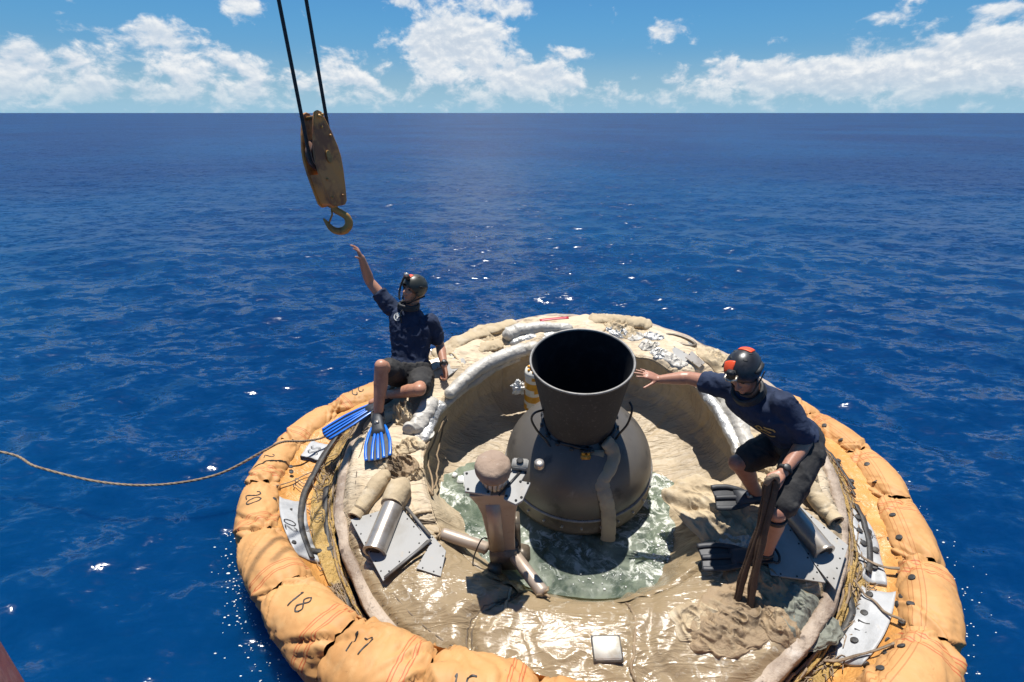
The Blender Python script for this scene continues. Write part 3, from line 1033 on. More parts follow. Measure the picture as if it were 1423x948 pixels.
def build_deck_fittings(S):
    # white rolls of padding along the back edge of the cavity
    roll('padding_roll', [(-1.12, .52, .12), (-1.00, .68, .13), (-.85, .86, .14), (-.66, 1.00, .15), (-.45, 1.11, .15), (-.25, 1.18, .15)], [.05, .062, .066, .07, .07, .055], M_WHITE, S, 3, .16)
    roll('padding_roll', [(-1.15, .50, .03), (-.98, .75, .02), (-.70, .99, .05), (-.45, 1.11, .06)], [.04, .05, .045, .03], M_WHITE, S, 8, .3)
    roll('padding_roll', [(-1.14, .50, .07), (-1.21, .38, .06), (-1.25, .20, .05), (-1.27, .05, .05)], [.05, .055, .05, .045], M_SILVER, S, 5, .3)
    roll('padding_roll', [(-1.20, .50, .12), (-1.26, .38, .12), (-1.32, .25, .10), (-1.36, .12, .09)], [.05, .08, .075, .06], M_WHITE, S, 6, .3)
    lump('cloth_flap', (-1.30, .12, .055), (.10, .075, .03), M_WHITE, S, 4, .4)
    g = MB()
    g.lathe([(.045, .0), (.052, .01), (.052, .05), (.044, .056), (.02, .05), (.001, .048)], 20, Matrix.Translation((-1.385, .17, .12)) @ Matrix.Rotation(1.2, 4, 'X'))
    g.build('foam_plug', M_WHITE, S)
    roll('padding_roll', [(1.13, .60, .10), (1.165, .38, .10), (1.20, .12, .10), (1.22, -.12, .08), (1.22, -.33, .05)], [.04, .05, .048, .05, .04], M_SILVER, S, 13, .32)
    roll('padding_roll', [(1.235, .60, .12), (1.27, .36, .13), (1.30, .10, .13), (1.29, -.14, .11), (1.27, -.30, .08)], [.05, .068, .066, .06, .05], M_WHITE, S, 14, .24)
    roll('padding_roll', [(1.20, -.26, .04), (1.24, -.42, .03), (1.24, -.60, .02)], [.05, .05, .04], M_SILVER, S, 15, .3)
    # rolls and crumpled foil at the far side
    roll('padding_roll', [(-.63, 1.38, .14), (-.48, 1.42, .15), (-.30, 1.46, .15), (-.10, 1.48, .14), (.1, 1.5, .12)], [.07, .08, .075, .06, .05], M_WHITE, S, 23, .25)
    roll('padding_roll', [(-.56, 1.30, .09), (-.35, 1.35, .09), (-.12, 1.38, .09), (.12, 1.42, .08)], [.05, .06, .06, .05], M_SILVER, S, 24, .3)
    roll('cloth_roll', [(.28, 1.68, .10), (.50, 1.65, .10), (.72, 1.60, .10), (.92, 1.52, .09)], [.05, .06, .06, .05], M_CANVAS, S, 25, .35, pinch=.10, squash=(1.5, .75))
    roll('cloth_roll', [(-1.30, 1.12, .10), (-1.08, 1.32, .11), (-.80, 1.50, .12), (-.48, 1.64, .12)], [.04, .055, .055, .04], M_CANVAS, S, 26, .4, pinch=.10, squash=(1.7, .7))
    roll('cloth_roll', [(-1.05, 1.10, .09), (-.85, 1.24, .10), (-.62, 1.30, .10)], [.04, .05, .04], M_CANVAS, S, 27, .4, pinch=.1, squash=(1.8, .7))
    for i, (x, y, hx, hy, hz, ro) in enumerate([(.72, 1.36, .10, .06, .055, -.4), (.86, 1.30, .12, .05, .05, -.7), (.80, 1.16, .08, .06, .05, -.8), (.55, 1.42, .1, .06, .05, -.2), (.98, .92, .13, .05, .04, -.75), (.87, 1.0, .07, .06, .045, -.9)]):
        drape('crumpled_foil', (x, y, 0), (hx * 1.3, hy * 1.3, hz * .6), M_SILVER if i % 2 else M_WHITE, S, 40 + i, ro)
    drape('cloth_sheet', (1.42, .92, .10), (.27, .15, .10), M_CANVAS, S, 51, -.95, .35)
    drape('cloth_sheet', (1.46, .50, .08), (.22, .16, .06), M_CANVAS, S, 52, -1.2)
    lump('cloth_bundle', (1.30, .40, .07), (.08, .07, .06), M_BROWN, S, 53, -1.2, .3)
    # red strip
    g = MB()
    g.tube(spline([(-.24, 1.555, .19), (-.10, 1.575, .19), (.06, 1.60, .18)], 12), [.014] * 12, 8, squash=(1.6, .5), up=(0, 0, 1))
    g.build('red_tape', M_RED, S)
    # oval hatch frame
    g = MB()
    path = [(1.14 + .15 * math.cos(t) * .79 + .06 * math.sin(t) * .6, 1.25 - .15 * math.cos(t) * .6 + .06 * math.sin(t) * .79, .10) for t in np.linspace(0, 2 * PI, 40, endpoint=False)]
    g.tube(path, .016, 8, closed=True)
    hf = g.build('hatch_frame', M_BAND, S)
    g = MB()
    g.prism([(x, y) for x, y, z in path][::-1], .075, .09)
    g.build('hatch_glass', M_SILVER, hf)
    # loose plates lying at the back
    def plate(outl, z, tilt=(0, 0), name='panel', mat=M_PLATE, rivets=True, th=.012, parent=S):
        cx_, cy_ = sum(p[0] for p in outl) / len(outl), sum(p[1] for p in outl) / len(outl)
        M_ = Matrix.Translation((cx_, cy_, z)) @ Matrix.Rotation(tilt[0], 4, 'X') @ Matrix.Rotation(tilt[1], 4, 'Y')
        g = MB()
        area = sum(outl[i][0] * outl[(i + 1) % len(outl)][1] - outl[(i + 1) % len(outl)][0] * outl[i][1] for i in range(len(outl)))
        ol = outl if area > 0 else outl[::-1]
        g.prism([(x - cx_, y - cy_) for x, y in ol], 0, th, M_)
        p = g.build(name, mat, parent, smooth=False, bevel=.002)
        if rivets:
            g = MB()
            m_ = len(ol)
            for i in range(m_):
                a_, b_ = Vector(ol[i]), Vector(ol[(i + 1) % m_])
                L = (b_ - a_).length
                kx = max(1, int(L / .085))
                for j in range(kx):
                    q = a_.lerp(b_, (j + .5) / kx)
                    q = Vector((cx_, cy_)) + (q - Vector((cx_, cy_))) * .90
                    g.lathe([(.0005, .0035), (.005, .003), (.0058, -.001)], 7, M_ @ Matrix.Translation((q.x - cx_, q.y - cy_, th)))
            tag(g.build('rivets', M_DARK, p), kind='stuff')
        return p
    plate([(1.08, 1.05), (1.20, .90), (1.12, .80), (.93, 1.04), (.98, 1.16)], .12, (.1, -.05))
    plate([(1.16, .98), (1.25, .84), (1.18, .78), (1.08, .90)], .145, (.2, .1), mat=M_METAL)
    plate([(-1.26, .98), (-1.10, 1.14), (-.93, 1.13), (-.93, 1.02), (-1.18, .74)], .12, (.05, .0))
    plate([(-1.40, .96), (-1.24, 1.03), (-1.16, .93), (-1.30, .84)], .145, (.1, .05), mat=M_METAL)
    # big riveted plates, left
    zl = .095
    plate([(-1.665, -.70), (-1.345, -.585), (-1.10, -.86), (-1.345, -1.145)], zl, (0, .02))
    plate([(-1.30, -.585), (-.97, -.94), (-.985, -1.115), (-1.15, -1.06), (-1.085, -.90)], zl - .012, (0, .03))
    g = MB()
    g.tube([(-1.285, -.61, zl + .02), (-1.085, -.84, zl + .018)], .011, 6, squash=(1, .5), up=(0, 0, 1))
    g.tube([(-1.075, -.87, zl + .018), (-1.335, -1.13, zl + .022)], .012, 6, squash=(1, .5), up=(0, 0, 1))
    g.build('panel_gasket', M_PLATE_D, S)
    # big riveted plates, right
    plate([(1.22, -.60), (1.42, -.62), (1.62, -.98), (1.40, -1.26), (1.33, -1.0)], .085, (0, -.02))
    plate([(1.30, -.80), (1.36, -1.22), (1.06, -1.16), (1.08, -1.02)], .095, (.03, -.03))
    # spin tubes: soft sleeves with open metal ends
    def spin_tube(p0, p1, p2, r, bare):
        p0, p1, p2 = Vector(p0), Vector(p1), Vector(p2)
        d = (p0 - p1).normalized()
        sl = roll('thermal_sleeve', [p2, p2.lerp(p1, .5) + Vector((0, 0, .015)), p1, p1 + d * .02] if bare else [p2, p2.lerp(p0, .35) + Vector((0, 0, .015)), p2.lerp(p0, .7), p0], [r * .9, r * 1.25, r * 1.2, r * 1.12], M_CANVAS, S, int(abs(p0.x * 100)), .14, fr=6)
        g = MB()
        a_ = p1 if bare else p0 - d * .06
        z_ = d.to_track_quat('Z', 'Y').to_matrix().to_4x4()
        L = (p0 - a_).length + (0 if bare else .02)
        Mt = Matrix.Translation(a_) @ z_
        g.lathe([(r * .98, 0), (r, .01), (r, L - .02), (r * 1.06, L - .015), (r * 1.06, L), (r * .80, L + .002), (r * .78, L - .03)], 32, Mt)
        tb = g.build('tube', M_METAL if bare else M_CANVAS, sl, auto=40)
        g = MB()
        g.lathe([(r * .79, L - .012), (r * .62, L - .03), (r * .40, L - .016), (r * .36, L - .016), (r * .30, L - .06), (.001, L - .065)], 28, Mt)
        g.build('tube_bore', M_DARK if not bare else M_BAND, sl)
        if bare:
            g = MB()
            g.lathe([(r * .40, L - .012), (.001, L - .012)], 20, Mt)
            g.build('tube_eye', M_DARK, sl)
    spin_tube((-1.635, -.66, .10), (-1.58, -.5, .10), (-1.475, -.28, .11), .052, False)
    spin_tube((-1.435, -.965, .13), (-1.375, -.60, .13), (-1.325, -.37, .12), .075, True)
    spin_tube((1.43, -1.045, .13), (1.345, -.72, .13), (1.30, -.5, .10), .068, True)
    spin_tube((1.625, -.79, .10), (1.60, -.65, .10), (1.53, -.42, .11), .052, False)
    # bundles round the sleeves' inner ends
    for i, (x, y, hx, hy, hz, ro, mt) in enumerate([(-1.40, -.22, .12, .10, .07, .3, M_BROWN), (-1.27, -.30, .06, .05, .05, .5, M_CANVAS), (-1.52, -.12, .09, .12, .05, .2, M_CANVAS), (-1.47, .36, .085, .10, .10, 0, M_CANVAS), (-1.66, .10, .07, .14, .06, .2, M_WHITE),
                                                     (-1.36, -.02, .13, .07, .05, .2, M_CANVAS), (1.52, -.26, .17, .24, .09, .2, M_CANVAS), (1.30, -.40, .16, .16, .06, .4, M_CANVAS), (.98, -.95, .15, .13, .05, .3, M_WHITE), (1.04, -.78, .13, .16, .05, .2, M_CANVAS), (.86, -.62, .20, .30, .05, .5, M_CANVAS), (.98, -1.22, .24, .16, .05, .5, M_BROWN), (.80, -1.40, .26, .17, .055, .4, M_BROWN), (1.0, -1.42, .16, .12, .045, -.3, M_BROWN), (-1.45, 1.0, .2, .14, .06, .8, M_CANVAS), (-.72, 1.46, .25, .12, .05, 2.6, M_CANVAS), (.6, 1.5, .2, .12, .05, 2.6, M_CANVAS),
                                                     (.72, -1.44, .22, .13, .05, .4, M_BROWN), (.55, -1.40, .16, .10, .04, .2, M_CANVAS)]):
        drape('cloth_bundle', (x, y, 0), (hx * 1.15, hy * 1.15, hz * .9), mt, S, 60 + i, ro)
    drape('cloth_bundle', (1.20, -1.36, 0), (.19, .18, .04), shader('grey_green_cloth', (.17, .175, .14), .7, var=[((.11, .11, .09), 6, .45, .7, 5)], bump=[(12, .7, .02, 5)]), S, 81, .3)
    # small square hatch in the wash at the front
    g = MB()
    zf = dz(0, -1.55) + .034
    g.box((0.0, -1.548, zf), (.075, .062, .016), None, .006)
    g.build('square_hatch', M_WPAINT, S)
    g = MB()
    g.box((0.0, -1.548, zf - .006), (.083, .07, .014), None, .004)
    g.build('hatch_gasket', M_PLATE_D, S)
    # striped bottle in the cavity wall, with white stuffing
    Mb = Matrix.Translation((-.345, .86, -.36)) @ Matrix.Rotation(.05, 4, 'Y')
    g = MB()
    n = 40
    H = [0, .001] + [i * .04 for i in range(1, 12)] + [.441, .47, .485]
    R_ = [.001, .092] + [.092] * 11 + [.092, .088, .05]
    rows = [[Mb @ Vector((r * math.cos(2 * PI * k / n), r * math.sin(2 * PI * k / n), h)) for k in range(n)] for h, r in zip(H, R_)]
    g.grid(rows, wrap_v=True)
    bt = g.build('striped_bottle', [M_YEL, M_WPAINT], S)
    # spiral bands
    for p in bt.data.polygons:
        c_ = Mb.inverted() @ p.center
        ph = (c_.z / .155 + math.atan2(c_.y, c_.x) / (2 * PI)) % 1.0
        p.material_index = 1 if (ph < .42 or c_.z > .435) else 0
    g = MB()
    for k in range(7):
        a = 2 * PI * k / 7
        g.lathe([(.0005, .02), (.012, .018), (.013, 0)], 8, Mb @ Matrix.Translation((.06 * math.cos(a), .06 * math.sin(a), .478)))
    g.lathe([(.035, 0), (.04, .03), (.025, .045), (.001, .046)], 16, Mb @ Matrix.Translation((0, 0, .478)))
    g.build('bottle_valve', M_YEL, bt)
    lump('stuffing', (-.475, .85, -.10), (.06, .04, .075), M_FOAM, S, 91, 0, .5, 3.0, flat=False)
    # lacing along the inside of the rim
    g = MB()
    for a0, a1 in ((150, 215), (222, 262), (-52, 15)):
        pts = []
        for i, a in enumerate(np.arange(a0, a1, 1.2)):
            t = math.radians(a)
            r = 1.815 + (.022 if i % 2 else -.022)
            pts.append((r * math.cos(t), r * math.sin(t), dz(r * math.cos(t), r * math.sin(t)) + .008))
        g.tube(pts, .0065, 5)
        for off in (-.045, .05):
            pts = [((1.80 + off) * math.cos(math.radians(a)), (1.80 + off) * math.sin(math.radians(a)), dz((1.80 + off) * math.cos(math.radians(a)), (1.80 + off) * math.sin(math.radians(a))) + .006) for a in np.arange(a0, a1, 2.0)]
            g.tube(pts, .007, 5)
    tag(g.build('lacing', M_LINE, S), kind='stuff')
    # frayed seams and edge cords round the pool
    g = MB()
    for a_ in (-116, -151, 172):
        for off in (-.6, .5):
            pts = []
            for r in np.arange(1.27, 1.82, .02):
                aa = math.radians(a_ + off - 3 * math.sin(r * 9) + random.uniform(-.3, .3))
                x, y = r * math.cos(aa), r * math.sin(aa)
                pts.append((x, y, dz(x, y) + .007))
            g.tube(pts, .006, 5)
    tag(g.build('frayed_seam', M_LINE, S), kind='stuff')
    g = MB()
    for k in range(3):
        pts = []
        for a in np.arange(160, 205, 3.0):
            t = math.radians(a)
            r = 1.245 - .03 * k + .02 * math.sin(a * .21 + k * 2) + random.uniform(-.012, .012)
            sag = -.04 * k - .07 * k * math.sin(math.radians((a - 160) / 45 * 180))
            pts.append((r * math.cos(t), r * math.sin(t), .03 + sag + random.uniform(-.01, .01)))
        g.tube(pts, .008 if k else .013, 5)
    tag(g.build('torn_edge_cords', M_BROWN, S), kind='stuff')
    # loose white foam tiles washed up on the left of the pool
    for i, (x, y, sx, sy) in enumerate([(-1.00, .02, .035, .03), (-.92, -.03, .05, .035), (-1.06, .08, .022, .02), (-.85, .02, .04, .03), (-.84, .12, .018, .015)]):
        g = MB()
        g.box((x, y, 0), (sx, sy, .012), Matrix.Rotation(random.uniform(0, 2), 3, 'Z') , .004)
        o = g.build('foam_tile', M_FOAM, S)
        w = to_local(Vector((*to_world((x, y, -.4)).to_2d(), POOL_Z + .012)))
        o.location.z = w.z


POOL_Z = -0.12


def build_pool():
    m = D.materials.new('pool_water')
    m.use_nodes = True
    nt = m.node_tree
    nt.nodes.clear()
    T = NT(nt)
    out = T.n('ShaderNodeOutputMaterial')
    geo = T.n('ShaderNodeNewGeometry')
    P = geo.outputs['Position']
    bp = T.n('ShaderNodeBump')
    bp.inputs['Strength'].default_value = .8
    bp.inputs['Distance'].default_value = .02
    T.l(T.noise(P, 9, 4, .6, 1.2), bp.inputs['Height'])
    gl = T.n('ShaderNodeBsdfGlossy')
    gl.inputs['Roughness'].default_value = .04
    T.l(bp.outputs[0], gl.inputs['Normal'])
    tr = T.n('ShaderNodeBsdfTransparent')
    tr.inputs['Color'].default_value = (0.46, 0.60, 0.50, 1)
    df = T.n('ShaderNodeBsdfDiffuse')
    milky = T.mix(T.smooth(T.noise(P, 2.6, 5, .6, .8), .35, .65), (0.055, 0.085, 0.068), (0.36, 0.40, 0.31))
    T.l(milky, df.inputs['Color'])
    body = T.n('ShaderNodeMixShader')
    body.inputs[0].default_value = .5
    T.l(tr.outputs[0], body.inputs[1])
    T.l(df.outputs[0], body.inputs[2])
    # froth: streaks and flecks
    fd = T.n('ShaderNodeBsdfDiffuse')
    fd.inputs['Color'].default_value = (.70, .71, .64, 1)
    edge = T.noise(P, 1.6, 3, .5)
    sx = T.n('ShaderNodeSeparateXYZ')
    T.l(P, sx.inputs[0])
    fr = T.m('MULTIPLY', T.smooth(T.noise(P, 8.5, 8, .72, 1.6), .48, .62), T.m('MAXIMUM', T.smooth(edge, .40, .58), T.smooth(T.m('ADD', sx.outputs[0], T.m('MULTIPLY', edge, .6)), 0.85, 1.35)))
    fm = T.n('ShaderNodeMixShader')
    T.l(T.m('MULTIPLY', fr, .8), fm.inputs[0])
    T.l(body.outputs[0], fm.inputs[1])
    T.l(fd.outputs[0], fm.inputs[2])
    fz = T.n('ShaderNodeFresnel')
    fz.inputs['IOR'].default_value = 1.33
    T.l(bp.outputs[0], fz.inputs['Normal'])
    mx = T.n('ShaderNodeMixShader')
    T.l(fz.outputs[0], mx.inputs[0])
    T.l(fm.outputs[0], mx.inputs[1])
    T.l(gl.outputs[0], mx.inputs[2])
    T.l(mx.outputs[0], out.inputs['Surface'])
    r = np.linspace(0.3, 1.17, 60)
    th = np.linspace(0, 2 * PI, 180, endpoint=False)
    R_, TH = np.meshgrid(r, th, indexing='ij')
    V = []
    lx, ly = R_ * np.cos(TH), R_ * np.sin(TH)
    # points of the saucer's own circle, dropped to the level water plane
    Mn = np.array(SAU_M)
    wx = SAU_C.x + Mn[0, 0] * lx + Mn[0, 1] * ly - Mn[0, 2] * .35
    wy = SAU_C.y + Mn[1, 0] * lx + Mn[1, 1] * ly - Mn[1, 2] * .35
    wz = POOL_Z + .008 * fbm(wx * 5, wy * 5, 0, 3, 6)
    o = np_mesh('pool_water', np.stack([wx, wy, wz], -1).reshape(-1, 3), grid_faces(60, 180, True), m)
    tag(o, kind='structure')
    # froth where the water laps the lining: many small bubbles
    g = MB()
    rg = random.Random(4)
    for k in range(420):
        which = rg.random()
        if which < .5:
            a, r_ = math.radians(rg.gauss(-48, 9)), rg.gauss(.98, .09)
        elif which < .75:
            a, r_ = math.radians(rg.gauss(8, 10)), rg.gauss(.78, .06)
        else:
            a, r_ = math.radians(rg.uniform(200, 330)), rg.gauss(1.02, .04)
        p = to_world((r_ * math.cos(a), r_ * math.sin(a), -.35))
        s_ = rg.uniform(.002, .006) if rg.random() < .93 else rg.uniform(.007, .012)
        g.ell((p.x, p.y, POOL_Z + .004), (s_, s_, s_ * .6), 6, 4)
    fo = g.build('froth', M_FOAM)
    tag(fo, kind='stuff')


SAUCER = build_saucer()
build_pool()

# ------------------------------------------------------------------ inflatable collar round the saucer
def collar_material(name, base, dark, pale, line=True, wet=False):
    m = D.materials.new(name)
    m.use_nodes = True
    nt = m.node_tree
    T = NT(nt)
    b = nt.nodes['Principled BSDF']
    P = T.n('ShaderNodeTexCoord').outputs['Object']
    c = T.mix(T.smooth(T.noise(P, 2.4, 5, .6, .3), .42, .7), base, dark)
    c = T.mix(T.smooth(T.noise(P, 7, 5, .6), .52, .76, 0, .7), c, pale)
    c = T.mix(T.smooth(T.noise(P, 34, 5, .7), .6, .82, 0, .6), c, (.17, .085, .03))
    c = T.mix(T.smooth(T.noise(P, 1.9, 7, .7, 1.0), .54, .70, 0, .7), c, (.33, .19, .08))
    c = T.mix(T.smooth(T.noise(P, 6.5, 6, .75, 2.0), .62, .72, 0, .6), c, (.22, .13, .06))
    if line:
        at = T.n('ShaderNodeAttribute')
        at.attribute_name = 'along'
        u = at.outputs['Fac']
        ln = None
        for uu, w in ((.735, .006), (.765, .005), (.835, .005), (.865, .006)):
            d = T.m('LESS_THAN', T.m('ABSOLUTE', T.m('SUBTRACT', u, uu)), w)
            ln = d if ln is None else T.m('MAXIMUM', ln, d)
        c = T.mix(T.m('MULTIPLY', ln, .75), c, (.42, .075, .03))
        at2 = T.n('ShaderNodeAttribute')
        at2.attribute_name = 'around'
        ln = None
        for uu in (.30, .325, .365, .39):
            d = T.m('LESS_THAN', T.m('ABSOLUTE', T.m('SUBTRACT', at2.outputs['Fac'], uu)), .0028)
            ln = d if ln is None else T.m('MAXIMUM', ln, d)
        c = T.mix(T.m('MULTIPLY', ln, .55), c, (.30, .10, .03))
    T.l(c, b.inputs['Base Color'])
    b.inputs['Roughness'].default_value = .3 if wet else .6
    b.inputs['Specular IOR Level'].default_value = .3
    bp = T.n('ShaderNodeBump')
    bp.inputs['Strength'].default_value = .35 if not wet else .9
    bp.inputs['Distance'].default_value = .02
    T.l(T.m('ADD', T.noise(P, 5 if not wet else 16, 3 if not wet else 5, .55, .8), T.m('MULTIPLY', T.noise(P, 300, 2, .5), .05)), bp.inputs['Height'])
    T.l(bp.outputs[0], b.inputs['Normal'])
    return m


M_ORANGE = collar_material('orange_fabric', (.52, .275, .105), (.43, .215, .075), (.58, .345, .15))
M_SKIRT = collar_material('wet_orange_fabric', (.55, .27, .08), (.44, .19, .045), (.60, .36, .15), line=False, wet=True)
M_NET = shader('ochre_netting', (.44, .28, .085), .42, var=[((.28, .18, .06), 5, .42, .66, 6), ((.54, .39, .17), 13, .5, .74, 6), ((.09, .065, .035), 30, .58, .78, 5)], bump=[(42, 1.0, .03, 6), (11, .6, .03, 4)])
M_GREY = shader('grey_white_patch', (.38, .385, .385), .5, var=[((.29, .295, .295), 6, .45, .7, 5), ((.36, .33, .28), 20, .62, .82, 5)], bump=[(14, .45, .015, 4)])
M_INK = shader('black_ink', (.02, .018, .016), .6, var=[((.05, .045, .04), 40, .45, .7, 3)])
M_STRAP = shader('dark_webbing', (.035, .034, .033), .6, var=[((.075, .065, .05), 18, .45, .7, 5)], bump=[(70, .5, .006, 3)])
M_ROPE = shader('tan_rope', (.24, .175, .115), .8, var=[((.14, .1, .065), 24, .45, .7, 4)], bump=[(120, .6, .006, 2)])

_CP = [(-1.0, 5.42, .02, .15), (-1.36, 4.88, .04, .155), (-1.72, 4.50, .03, .145), (-1.98, 4.04, .02, .14), (-2.04, 3.48, .02, .14), (-1.89, 2.93, .03, .145), (-1.56, 2.44, .05, .16), (-1.13, 2.02, .07, .185),
       (-.66, 1.74, .10, .215), (-.08, 1.58, .08, .215), (.5, 1.48, .0, .21), (1.05, 1.40, -.06, .21), (1.62, 1.46, -.04, .21), (2.11, 1.73, .01, .165), (2.44, 2.04, .03, .155), (2.68, 2.44, .04, .15), (2.89, 2.96, .04, .145),
       (3.05, 3.55, .04, .145), (2.98, 4.18, .03, .14), (2.72, 4.80, .0, .15), (2.1, 5.45, -.06, .2), (1.3, 5.82, -.08, .2), (.5, 5.9, -.08, .2), (-.35, 5.75, -.05, .2)]
_CS = np.array([tuple(v) for v in spline([p[:3] for p in _CP], 960, closed=True)])
_CR = np.array([v[0] for v in spline([(p[3], 0, 0) for p in _CP], 960, closed=True)])
_CA = np.unwrap(np.arctan2(_CS[:, 1] - SAU_C.y, _CS[:, 0] - SAU_C.x))     # increases counter-clockwise from the far left
_CL = np.concatenate([[0], np.cumsum(np.linalg.norm(np.diff(_CS, axis=0), axis=1))])
C_TOTAL = _CL[-1] + np.linalg.norm(_CS[0] - _CS[-1])


def collar_at(s):
    s = np.asarray(s, float) % C_TOTAL
    L = np.concatenate([_CL, [C_TOTAL]])
    S3 = np.concatenate([_CS, _CS[:1]])
    c = np.stack([np.interp(s, L, S3[:, k]) for k in range(3)], -1)
    r = np.interp(s, L, np.concatenate([_CR, _CR[:1]]))
    return c, r


def collar_frame(s):
    c, r = collar_at(s)
    t = collar_at(np.asarray(s) + .02)[0] - collar_at(np.asarray(s) - .02)[0]
    t[..., 2] = 0
    t /= np.linalg.norm(t, axis=-1, keepdims=True)
    o = np.stack([t[..., 1], -t[..., 0], 0 * t[..., 0]], -1)      # outward (path runs counter-clockwise)
    return c, r, o


def collar_s_of_angle(deg):
    a = math.radians(deg)
    base = _CA[0]
    while a < base:
        a += 2 * PI
    while a > base + 2 * PI:
        a -= 2 * PI
    return float(np.interp(a, _CA, _CL))


def chamber_point(s0, L, u, phi, seed):
    """u along 0..1, phi around (0 outward, pi/2 top, pi inward)"""
    u, phi = np.asarray(u, float), np.asarray(phi, float)
    c, r, o = collar_frame(s0 + u * L)
    e = np.minimum(u, 1 - u) * L
    tight = 1.0 if seed in (0, 1, 2, 25, 26, 27, 28) else .45
    prof = (.94 - .16 * tight) + (.09 + .18 * tight) * np.clip(np.sin(PI * np.clip(u, 0, 1)), 0, 1) ** .55
    prof = prof - .09 * np.exp(-(e / .03) ** 2)
    # gathers running away from each pinched end, and soft buckles
    g1 = fbm(np.cos(phi) * 2.4, np.sin(phi) * 2.4, seed * 3.1, 3, 14)
    g2 = fbm(np.cos(phi) * 2.4, np.sin(phi) * 2.4, seed * 5.7 + 2, 3, 15)
    w = .22 * g1 * np.exp(-(u * L / .11)) + .22 * g2 * np.exp(-((1 - u) * L / .11))
    w = w + .045 * fbm(np.cos(phi) * 1.2 + seed, np.sin(phi) * 1.2, u * L * 4.0, 3, 16)
    w = w - .028 * (1 - np.clip(np.abs(fbm(np.cos(phi) * 2.2, np.sin(phi) * 2.2 + seed, u * L * 11.0, 3, 18)) / .35, 0, 1)) ** 2
    # a few sharp diagonal creases
    cr = np.abs(fbm(np.cos(phi) * 1.7 + u * 2.2, np.sin(phi) * 1.7 - u * 1.5, seed * 2.0, 2, 17))
    w = w - .085 * (1 - np.clip(cr / .2, 0, 1)) ** 2
    # long diagonal tucks that start at a joint and run out across the top
    rf = random.Random(seed * 7 + 3)
    for q in range(8):
        u0, p0, sl, ln, dp = rf.choice((0.0, 1.0)), rf.uniform(.6, 2.9), rf.uniform(.5, 1.6) * rf.choice((-1, 1)), rf.uniform(.14, .34), rf.uniform(.07, .16)
        along = np.abs(u - u0) * L
        dist = (phi - p0) * r - sl * along
        fade = np.exp(-(along / ln) ** 2)
        w = w - dp * fade * np.exp(-(dist / .014) ** 2) + .7 * dp * fade * np.exp(-((dist - .035) / .028) ** 2)
    rr = r * (prof + w)
    up = np.array([0, 0, 1.0])
    return c + o * (np.cos(phi) * rr * 1.04)[..., None] + up * (np.sin(phi) * rr * .90)[..., None]


def set_attr(o, name, vals):
    a = o.data.attributes.new(name, 'FLOAT', 'POINT')
    a.data.foreach_set('value', np.asarray(vals, np.float32).ravel())


GLYPH = {'0': [[(.5, 1.5), (.15, 1.2), (.1, .75), (.2, .25), (.5, .05), (.8, .25), (.9, .75), (.85, 1.2), (.5, 1.5)]],
         '1': [[(.40, 1.35), (.52, 1.5), (.52, 1.0), (.5, .05)]],
         '2': [[(.12, 1.15), (.3, 1.45), (.65, 1.48), (.85, 1.2), (.7, .8), (.15, .08), (.9, .08)]],
         '3': [[(.15, 1.4), (.8, 1.45), (.45, .9), (.8, .7), (.85, .3), (.5, .05), (.12, .2)]],
         '5': [[(.85, 1.48), (.25, 1.45), (.2, .85), (.65, .9), (.88, .5), (.6, .08), (.12, .15)]],
         '6': [[(.75, 1.5), (.3, 1.0), (.15, .4), (.5, .05), (.85, .35), (.65, .75), (.25, .6)]],
         '7': [[(.1, 1.42), (.5, 1.44), (.88, 1.42), (.68, .8), (.45, .05)]],
         '8': [[(.5, .8), (.2, 1.1), (.5, 1.5), (.8, 1.15), (.5, .8), (.12, .4), (.5, .05), (.88, .4), (.5, .8)]],
         '9': [[(.8, 1.0), (.45, .8), (.18, 1.1), (.5, 1.5), (.82, 1.2), (.8, .9), (.7, .05)]],
         'S': [[(.85, 1.3), (.5, 1.5), (.15, 1.2), (.5, .8), (.85, .4), (.5, .05), (.12, .25)]]}


def mark(text, fn, size, parent, tilt=0.0, width=.06, name='number'):
    """inked characters laid on a surface: fn(a, b) -> point a hair above it (metres along / across)"""
    g = MB()
    ct, st = math.cos(tilt), math.sin(tilt)
    for i, ch in enumerate(text):
        for stroke in GLYPH[ch]:
            p = spline([(x, y, 0) for x, y in stroke], 10 * len(stroke))
            L, R_ = [], []
            for k in range(len(p)):
                d = (p[min(k + 1, len(p) - 1)] - p[max(k - 1, 0)])
                d = Vector((-d.y, d.x, 0)).normalized() * width
                for lst, q in ((L, p[k] + d), (R_, p[k] - d)):
                    a, b = ((q.x - .5) + (i - (len(text) - 1) / 2) * 1.15) * size / 1.5, (q.y - .77) * size / 1.5
                    lst.append(fn(a * ct - b * st, a * st + b * ct))
            g.grid([L, R_])
    return g.build(name, M_INK, parent, smooth=False)


